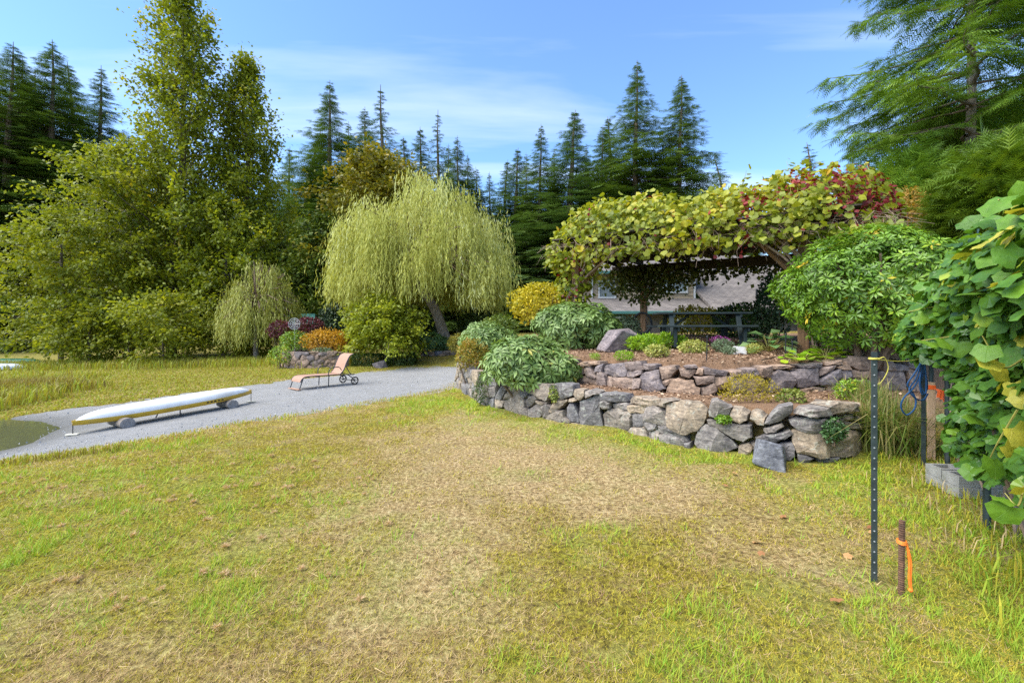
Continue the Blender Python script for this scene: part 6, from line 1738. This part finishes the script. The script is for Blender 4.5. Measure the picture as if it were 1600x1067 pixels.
# ================================================================== SUN LOUNGER
M['sling'] = plain('sling', (.35, .21, .145), .8, .12, 60, bmp=.3, bscale=220)
M['frame'] = plain('frame', (.06, .06, .065), .4, .2, 9, .6)
fa, fb = np.array([-6.42, 13.55]), np.array([-5.2, 15.0]); ld = nrm(fb - fa); lz = gz(*((fa + fb) / 2)); lyaw = math.atan2(ld[1], ld[0]); LR = rotz(lyaw)
def lw(x, y, z): return np.array([fa[0], fa[1], lz]) + LR @ np.array([x, y, z])
lounger = thing("sun_lounger", (fa[0] + ld[0], fa[1] + ld[1], lz), "salmon fabric sun lounger with raised back and two wheels on the gravel", "lounger")
def strip(prof, w, mat, name, th=.015):
    prof = smooth_path(np.array([(x, 0, z) for x, z in prof]), 6 * (len(prof) - 1)); sp = Soup(); k = len(prof)
    V = np.array([lw(p[0], s * w, p[2] + d) for d in (0, -th) for s in (-1, 1) for p in prof]); i = np.arange(k - 1)
    sp.add(V, np.concatenate([np.stack([i, i + 1, i + 1 + k, i + k], -1)[:, ::-1], np.stack([i, i + 1, i + 1 + k, i + k], -1) + 2 * k])); sp.obj(name, mat, lounger, smooth=True); return prof
pf = strip([(-.02, .24), (.03, .33), (.16, .385), (.6, .385), (1.22, .375)], .29, M['sling'], "seat_sling")
pb = strip([(1.24, .38), (1.36, .52), (1.44, .72), (1.56, .93), (1.70, 1.0)], .29, M['sling'], "back_sling")
for sd in (-1, 1):
    sp = Soup(); tube(sp, [lw(p[0], sd * .305, p[2] - .01) for p in pf] + [lw(1.72, sd * .305, .33)], .016, 6); sp.obj("side_rail", M['frame'], lounger)
    sp = Soup(); tube(sp, [lw(p[0], sd * .305, p[2] - .005) for p in pb], .016, 6); sp.obj("back_rail", M['frame'], lounger)
    for pts in ([(.06, .33), (-.05, .02)], [(.86, .37), (.84, .02)]):
        sp = Soup(); tube(sp, [lw(x, sd * .3, z - .0) for x, z in pts], .015, 6); sp.obj("leg", M['frame'], lounger)
    sp = Soup(); tube(sp, smooth_path([lw(.82, sd * .33, .37), lw(.86, sd * .35, .55), lw(.98, sd * .355, .60), lw(1.16, sd * .355, .60), lw(1.26, sd * .33, .5)], 18), .014, 6); sp.obj("armrest", M['frame'], lounger)
    sp = Soup(); tube(sp, [lw(1.42, sd * .29, .62), lw(1.60, sd * .29, .34)], .013, 6); sp.obj("back_strut", M['frame'], lounger)
    sp = Soup(); tube(sp, [lw(1.45, sd * .30, .36), lw(1.66, sd * .31, .22), lw(1.70, sd * .33, .135)], .016, 6); sp.obj("wheel_fork", M['frame'], lounger)
    wc = lw(1.70, sd * .36, .135); sp = Soup(); a = np.linspace(0, 6.2832, 25); tube(sp, [wc + LR @ np.array([math.cos(b) * .115, 0, math.sin(b) * .115]) for b in a], .020, 6, cap=False); who = sp.obj("wheel", M['black'], lounger)
    for k in range(5):
        b = k * 1.2566 + .3; sp = Soup(); tube(sp, [wc, wc + LR @ np.array([math.cos(b) * .105, 0, math.sin(b) * .105])], .011, 5); sp.obj("spoke", M['black'], who)
for x, z in ((-.05, .02), (.55, .345), (.25, .345), (1.24, .36), (1.70, .135)):
    sp = Soup(); tube(sp, [lw(x, -.30, z), lw(x, .30, z)], .013, 6); sp.obj("cross_tube", M['frame'], lounger)
sp = Soup(); bbox(sp, lw(-.06, -.02, .02), (.10, .66, .025), LR, .005); sp.obj("foot_bar", M['sling'], lounger)

# ================================================================== POSTS, STRING, ROPE
M['tpost'] = plain('tpost', (.045, .062, .062), .55, .3, 14, .5, dirt=(.075, .085, .085))
M['stud'] = plain('stud', (.19, .21, .21), .5, .2, 30)
tp_ = at(1366, 908, 2.873); TX, TY = tp_[0], tp_[1]; tzg = gz(TX, TY); th_ = H - (550 - HZ) / F * TY
PR = rotz(R(-20))
post = thing("steel_post", (TX, TY, tzg), "dark green studded steel fence post standing alone in the lawn", "post")
sp = Soup(); bbox(sp, (TX, TY, (tzg - .1 + th_) / 2), (.034, .005, th_ - tzg + .1), PR, .0012); bbox(sp, np.array([TX, TY, (tzg - .1 + th_) / 2]) + PR @ [0, .0185, 0], (.006, .030, th_ - tzg + .1), PR, .0012); sp.obj("bar", M['tpost'], post)
stud_me = None; k = 0; z = tzg + .06
while z < th_ - .03:
    if stud_me is None:
        V, f = lathe_vf([(.0058, 0), (.0052, .004), (.003, .006), (.0001, .0065)], 8); stud_me = np_mesh("stud", V @ np.array([[1, 0, 0], [0, 0, 1], [0, -1, 0]]), [f], None, True); stud_me.materials.append(M['stud'])
    o = bpy.data.objects.new("stud", stud_me); COL.objects.link(o); o.parent = post; o.matrix_parent_inverse = PINV[post.name]
    p = np.array([TX, TY, z]) + PR @ [0, -.0025, 0]; o.matrix_basis = Matrix.Translation(Vector(p)) @ Matrix(PR.tolist()).to_4x4(); z += .0655
# rusty rebar stake with orange twine
rx_, ry_ = (1408 - 800) / F * 2.75, 2.75; rz_ = gz(rx_, ry_)
M['rust_iron'] = plain('rust_iron', (.12, .062, .035), .85, .45, 40, bmp=.5, dirt=(.05, .035, .03)); M['orange_cord'] = plain('orange_cord', (.85, .20, .02), .6, .15, 40)
reb = thing("rebar_stake", (rx_, ry_, rz_), "short rusty ribbed iron stake beside the steel post", "stake")
zs = np.arange(rz_ - .06, rz_ + .44, .0045); sp = Soup(); tube(sp, np.column_stack([rx_ + .012 * (zs - rz_), np.full(len(zs), ry_), zs]), .0155 + .0022 * (np.arange(len(zs)) % 3 == 0), 9); sp.obj("bar", M['rust_iron'], reb)
sp = Soup(); e = .022
for rr in range(3):
    a = np.linspace(0, 6.2832, 15); tube(sp, np.column_stack([rx_ + .004 + np.cos(a) * .021, ry_ + np.sin(a) * .021, rz_ + .305 + .007 * rr + .004 * np.sin(a)]), .005, 5, cap=False)
for dx in (0, .010):
    tube(sp, smooth_path([(rx_ + e, ry_ - .012, rz_ + .31), (rx_ + e + .010 + dx, ry_ - .02, rz_ + .2), (rx_ + e + .006 + dx, ry_ - .022, rz_ + .1), (rx_ + e + .014 + dx * .5, ry_ - .025, rz_ + .03)], 15), .0058, 6)
sp.add(*(lambda V, f: (V * .014 + np.array([rx_ + e + .012, ry_ - .025, rz_ + .035]), f))(*lathe_vf([(.01, -1), (.7, -.7), (1, 0), (.7, .7), (.01, 1)], 8)))
tw = sp.obj("orange_twine", M['orange_cord'], label="bright orange twine tied round the rusty iron stake", cat="twine")

# wooden survey stake with ribbon
M['lath'] = plain('lath', (.50, .33, .20), .75, .15, 8, stretch=(8, 8, .6), bmp=.2); M['ribbon'] = plain('ribbon', (.85, .13, .02), .5, .12, 20)
sx, sy = (1455 - 800) / F * 5.3, 5.3; szg = gz(sx, sy); stp = H - (597 - HZ) / F * sy; SR = rotz(R(-32))
sp = Soup(); bbox(sp, (sx, sy, (szg - .1 + stp) / 2), (.072, .022, stp - szg + .1), SR, .002); stake = sp.obj("wooden_stake", M['lath'], label="tan wooden survey stake in front of the grape vine", cat="stake")
sp = Soup(); bbox(sp, (sx, sy, stp - .06), (.082, .032, .05), SR, .004)
for k in range(3):
    pth = smooth_path([np.array([sx, sy, stp - .07]) + SR @ [.03, -.02, 0], np.array([sx, sy, stp - .10]) + SR @ [.06 + .02 * k, -.035, .0], np.array([sx, sy, stp - .17 - .02 * k]) + SR @ [.05 + .03 * k, -.03, 0]], 8)
    V = np.vstack([pth + SR @ [-.014, 0, .0], pth + SR @ [.014, -.008, 0]]); i = np.arange(len(pth) - 1); kk = len(pth); sp.add(V, np.stack([i, i + 1, i + 1 + kk, i + kk], -1))
sp.obj("ribbon", M['ribbon'], label="orange-red survey ribbon tied round the wooden stake's top", cat="ribbon")

# a second, short fence post behind, with a blue rope hung on it and a yellow string across
qx, qy = (1443 - 800) / F * 5.15, 5.15; qz = gz(qx, qy); qt = H - (548 - HZ) / F * qy
sp = Soup(); bbox(sp, (qx, qy, (qz - .1 + qt) / 2), (.042, .006, qt - qz + .1), rotz(-.5), .001); bbox(sp, (qx + .010, qy + .018, (qz - .1 + qt) / 2), (.006, .03, qt - qz + .1), rotz(-.5), .001)
sp.obj("steel_post", M['tpost'], label="dark steel post behind the blue rope, half hidden by vine leaves", cat="post")
M['bluerope'] = plain('bluerope', (.014, .07, .18), .6, .3, 90, bmp=.6, bscale=160)
def rope_pt(px, py, d=0): return at(px, py, qy - .06 + d)
sp = Soup()
for lp in ([(1443, 560), (1438, 585), (1428, 605), (1412, 622), (1408, 636), (1416, 648), (1428, 640), (1431, 625), (1424, 610), (1418, 600), (1428, 585), (1440, 565)],
           [(1442, 560), (1443, 580), (1438, 600), (1446, 615), (1447, 590), (1441, 575), (1437, 598), (1441, 616), (1449, 606), (1446, 580), (1444, 562)],
           [(1441, 562), (1432, 590), (1421, 608), (1430, 622), (1442, 625), (1450, 615)]):
    pts = [rope_pt(x, y, .015 * math.sin(i * 1.7)) for i, (x, y) in enumerate(lp)]; tube(sp, smooth_path(pts, 6 * len(pts)), .0085, 6)
sp.obj("blue_rope", M['bluerope'], label="tangled blue rope hanging on the post beside the vine", cat="rope")
M['string'] = plain('string', (.62, .55, .10), .6, .15, 40)
sp = Soup(); a = np.array([TX, TY - .006, H - (561 - HZ) / F * TY]); b = np.array([qx, qy - .02, H - (557 - HZ) / F * qy]); t = np.linspace(0, 1, 14)
tube(sp, np.outer(1 - t, a) + np.outer(t, b) - np.outer(.03 * np.sin(t * math.pi), [0, 0, 1]), .0028, 5)
for rr in range(2):
    g_ = np.linspace(0, 6.2832, 17); tube(sp, np.array([[TX, TY, a[2] + .006 * rr]]) + (PR @ np.stack([np.cos(g_) * .026, np.sin(g_) * .022 + .008, 0 * g_])).T, .0028, 5, cap=False)
tube(sp, smooth_path([a + [.01, -.01, 0], a + [.06, .0, .01], a + [.10, .02, -.06], a + [.07, .03, -.14], a + [.03, .03, -.17]], 20), .0026, 5)
sp.obj("yellow_string", M['string'], label="thin yellow string stretched from the steel post to the vine", cat="string")

# concrete blocks
def block_mesh():
    xs = [0, .034, .185, .215, .366, .40]; ys = [0, .032, .168, .20]; hh = .096
    fill = np.ones((5, 3), bool); fill[1, 1] = fill[3, 1] = False
    V = []; Fq = []
    def quad(*p): b = len(V); V.extend(p); Fq.append([b, b + 1, b + 2, b + 3])
    for i in range(5):
        for j in range(3):
            if not fill[i, j]: continue
            a, b, c, d = xs[i], xs[i + 1], ys[j], ys[j + 1]
            quad((a, c, hh), (b, c, hh), (b, d, hh), (a, d, hh)); quad((a, c, 0), (a, d, 0), (b, d, 0), (b, c, 0))
            for di, dj, q in ((-1, 0, ((a, c), (a, d))), (1, 0, ((b, d), (b, c))), (0, -1, ((b, c), (a, c))), (0, 1, ((a, d), (b, d)))):
                I, J = i + di, j + dj
                if 0 <= I < 5 and 0 <= J < 3 and fill[I, J]: continue
                (x0, y0), (x1, y1) = q; quad((x0, y0, 0), (x0, y0, hh), (x1, y1, hh), (x1, y1, 0))
    return np_mesh("concrete_block", np.array(V) - [.2, .1, 0], [np.array(Fq)])
bm_ = block_mesh(); bm_.materials.append(plain('concrete', (.26, .255, .23), .95, .2, 14, bmp=.8, bscale=90, dirt=(.14, .145, .10)))
for (x, y, z, a, lb) in ((4.40, 4.34, .0, -.12, "grey hollow concrete block, lower one in front"), (4.415, 4.35, .0985, -.14, "grey hollow concrete block, upper one in front"), (4.44, 4.56, .0, -.10, "grey hollow concrete block, lower one at the back by the vine"), (4.45, 4.57, .0985, -.12, "grey hollow concrete block, upper one at the back by the vine")):
    o = bpy.data.objects.new("concrete_block", bm_); COL.objects.link(o); o.location = (x, y, gz(x, y) + z); o.rotation_euler = (0, 0, a); tag(o, lb, "block", "concrete blocks by the vine")

# ================================================================== GRAPE VINE ON THE RIGHT FENCE
r_ = np.random.default_rng(401)
gv_root = thing("grape_vine", (4.1, 4.2, 0), "big-leaved green grape vine covering the fence at the right edge", "vine")
GA, GB = np.array([2.62, 2.2]), np.array([5.35, 6.0]); gd = nrm(GB - GA); gnn = np.array([-gd[1], gd[0]]); GLn = np.linalg.norm(GB - GA)
m = 5600
t_ = r_.uniform(-.06, 1.0, m); top_ = np.interp(t_, [-.1, .1, .22, .45, .7, .9, 1.0], [2.2, 2.25, 2.3, 2.08, 1.88, 1.78, 1.55])
hf = r_.uniform(0.03, 1, m) ** .9; bul = -.05 + .20 * np.exp(-((hf - .82) / .22) ** 2) + .10 * (fbm(t_ * 6, hf * 5, 1, 3) - .5) * 2
dep = r_.uniform(0, 1, m) ** 1.5 * .45
off = np.minimum(bul, .42) - dep + .05
lo_ = np.interp(t_, [0, .2, .35, .5, .75, 1], [.62, .52, .42, .42, .38, .40])
keep_ = ~((hf < .32) & (t_ > .42) & (r_.uniform(size=m) < .35)) & ~((t_ > .57) & (lo_ + hf * (top_ - lo_) < 1.22))
q = GA + gd * (t_ * GLn)[:, None] + gnn * off[:, None]
P = np.column_stack([q, lo_ + hf * (top_ - lo_)])
D0 = np.column_stack([np.tile(gnn, (m, 1)), .25 + .5 * hf]); D0 = nrm(D0)
P, D0, t_, dep = P[keep_], D0[keep_], t_[keep_], dep[keep_]
# lower growth set back behind the stake and the blocks
k_ = 700; te = r_.uniform(.42, .97, k_); oe = r_.uniform(-.6, -.30, k_); qe = GA + gd * (te * GLn)[:, None] + gnn * oe[:, None]
P = np.vstack([P, np.column_stack([qe, r_.uniform(.25, 1.35, k_)])]); D0 = np.vstack([D0, np.tile(nrm(np.append(gnn, .4)), (k_, 1))]); t_ = np.append(t_, te); dep = np.append(dep, -.2 - oe)
m = len(P)
front_ = (P[:, 0] < .95 * P[:, 1]) & (P[:, 2] < 1.32) & (P[:, 1] < 5.32)
P, D0, t_, dep = P[~front_], D0[~front_], t_[~front_], dep[~front_]; m = len(P)
DD = nrm(D0 * .35 + r_.normal(0, .38, (m, 3)) + [0, 0, -.7]); NN = nrm(D0 * 1.0 + [-.15, -.25, .55] + r_.normal(0, .30, (m, 3)))
SS = r_.uniform(.085, .15, m) * np.where(r_.uniform(size=m) < .15, .65, 1)
yel = r_.uniform(size=m) < np.interp(P[:, 2], [.5, 1.5, 2.2], [.01, .03, .16])
TT = np.where(yel, r_.uniform(.88, .99, m), np.clip(r_.normal(.42, .16, m), 0, .85))
vis = -dep * 3 + r_.normal(0, .15, m) - .25 * np.linalg.norm(P - CAMP, axis=1)
infr = np.abs(P[:, 0] / P[:, 1]) < 1.14
vis = np.where(infr, vis, -50)
mk = np.zeros(m, bool); mk[np.argsort(-vis)[:295]] = True
BIGL = [_lobed(s + 20) for s in range(8)]
leaf_objects(gv_root, P[mk], DD[mk], NN[mk], SS[mk], TT[mk], leaf_meshes(BIGL, "leaf", M['vine_leaf'], 8, .99, .02))
sp = Soup(); idx = np.where(~mk)[0]
for k in range(4): i = idx[k::4]; scatter(sp, BIGL[k], P[i], DD[i], NN[i], SS[i], TT[i])
sp.obj("foliage", M['vine'], gv_root, kind="stuff")
# loose shoots reaching out to the left over the string, with pale leaves
sp = Soup(); LP_, LD_, LN_, LS_, LT_ = [], [], [], [], []
for pts, lv in (([(1520, 470, 3.75), (1490, 478, 3.8), (1455, 480, 3.9), (1420, 487, 4.0)], 5), ([(1530, 520, 3.3), (1500, 524, 3.3), (1470, 528, 3.35), (1440, 532, 3.5)], 4), ([(1600, 560, 2.5), (1570, 575, 2.45), (1550, 550, 2.4), (1535, 525, 2.4)], 3), ([(1600, 300, 2.5), (1580, 320, 2.4), (1560, 312, 2.35)], 3), ([(1590, 640, 2.6), (1560, 690, 2.7), (1545, 720, 2.8)], 3), ([(1600, 760, 2.45), (1590, 790, 2.4), (1570, 770, 2.45)], 3)):
    sp = Soup(); pp = smooth_path([at(*p) for p in pts], 12); tube(sp, pp, np.linspace(.006, .003, len(pp)), 5); sp.obj("shoot", M['stalk'], gv_root)
    for k in range(lv):
        p = pp[int((k + .7) / lv * (len(pp) - 1))] + r_.normal(0, .02, 3); LP_.append(p); LD_.append(nrm(np.array([-.3, -.3, -.7]) + r_.normal(0, .4, 3))); LN_.append(nrm(np.array([-.3, -.6, .6]) + r_.normal(0, .3, 3))); LS_.append(r_.uniform(.10, .17)); LT_.append(r_.choice([.55, .72, .90]))
leaf_objects(gv_root, np.array(LP_), np.array(LD_), np.array(LN_), np.array(LS_), np.array(LT_), leaf_meshes(BIGL, "leaf", M['vine_leaf'], 8, .99, .02))
sp = Soup()
for k in range(16):
    sp = Soup(); f = .1 + .85 * k / 15; b = np.append(GA + gd * f * GLn + gnn * r_.normal(-.3, .05), 0); b[2] = gz(b[0], b[1]) - .02
    e = np.append(GA + gd * (f + r_.normal(0, .05)) * GLn + gnn * r_.normal(-.25, .05), np.interp(f, [0, .22, .45, .7, 1.0], [2.5, 2.3, 2.0, 1.8, 1.5]))
    tube(sp, smooth_path([b, b * .6 + e * .4 + r_.normal(0, .1, 3), e], 10), np.linspace(.016, .006, 11), 5)
    sp.obj("stem", M['deadtwig'], gv_root)
# wire fence the vine grows on
fence = thing("wire_fence", (*((GA + GB) / 2), 0), "wire fence hidden inside the grape vine at the right edge", "fence")
for f in (0.05, .4, .75, .98):
    b = GA + gd * f * GLn - gnn * .12; sp = Soup(); tube(sp, [[b[0], b[1], gz(b[0], b[1]) - .1], [b[0], b[1], 1.75]], .025, 7); sp.obj("post", M['tpost'], fence)
for z in (.4, .8, 1.2, 1.6):
    sp = Soup(); tube(sp, [np.append(GA - gnn * .12, z), np.append(GB - gnn * .12, z)], .003, 4); sp.obj("wire", M['wire'], fence)

# a few fallen leaves on the lawn, lower right
flm = leaf_mat('fallen', G((0, (.22, .08, .03)), (1, (.45, .25, .10))), .7, .2)
sp = Soup(); n = 12; x_ = r_.uniform(1.6, 3.4, n); y_ = r_.uniform(2.2, 5.0, n); az = r_.uniform(0, 6.28, n)
scatter(sp, LOBED[1], np.column_stack([x_, y_, ground_z(x_, y_) + .03]), np.column_stack([np.cos(az), np.sin(az), r_.normal(0, .2, n)]), np.column_stack([r_.normal(0, .3, (n, 2)), np.ones(n)]), r_.uniform(.025, .07, n), r_.uniform(0, 1, n))
sp.obj("fallen_leaves", flm, label="few curled brown fallen leaves on the lawn near the posts", cat="leaves", kind="stuff")
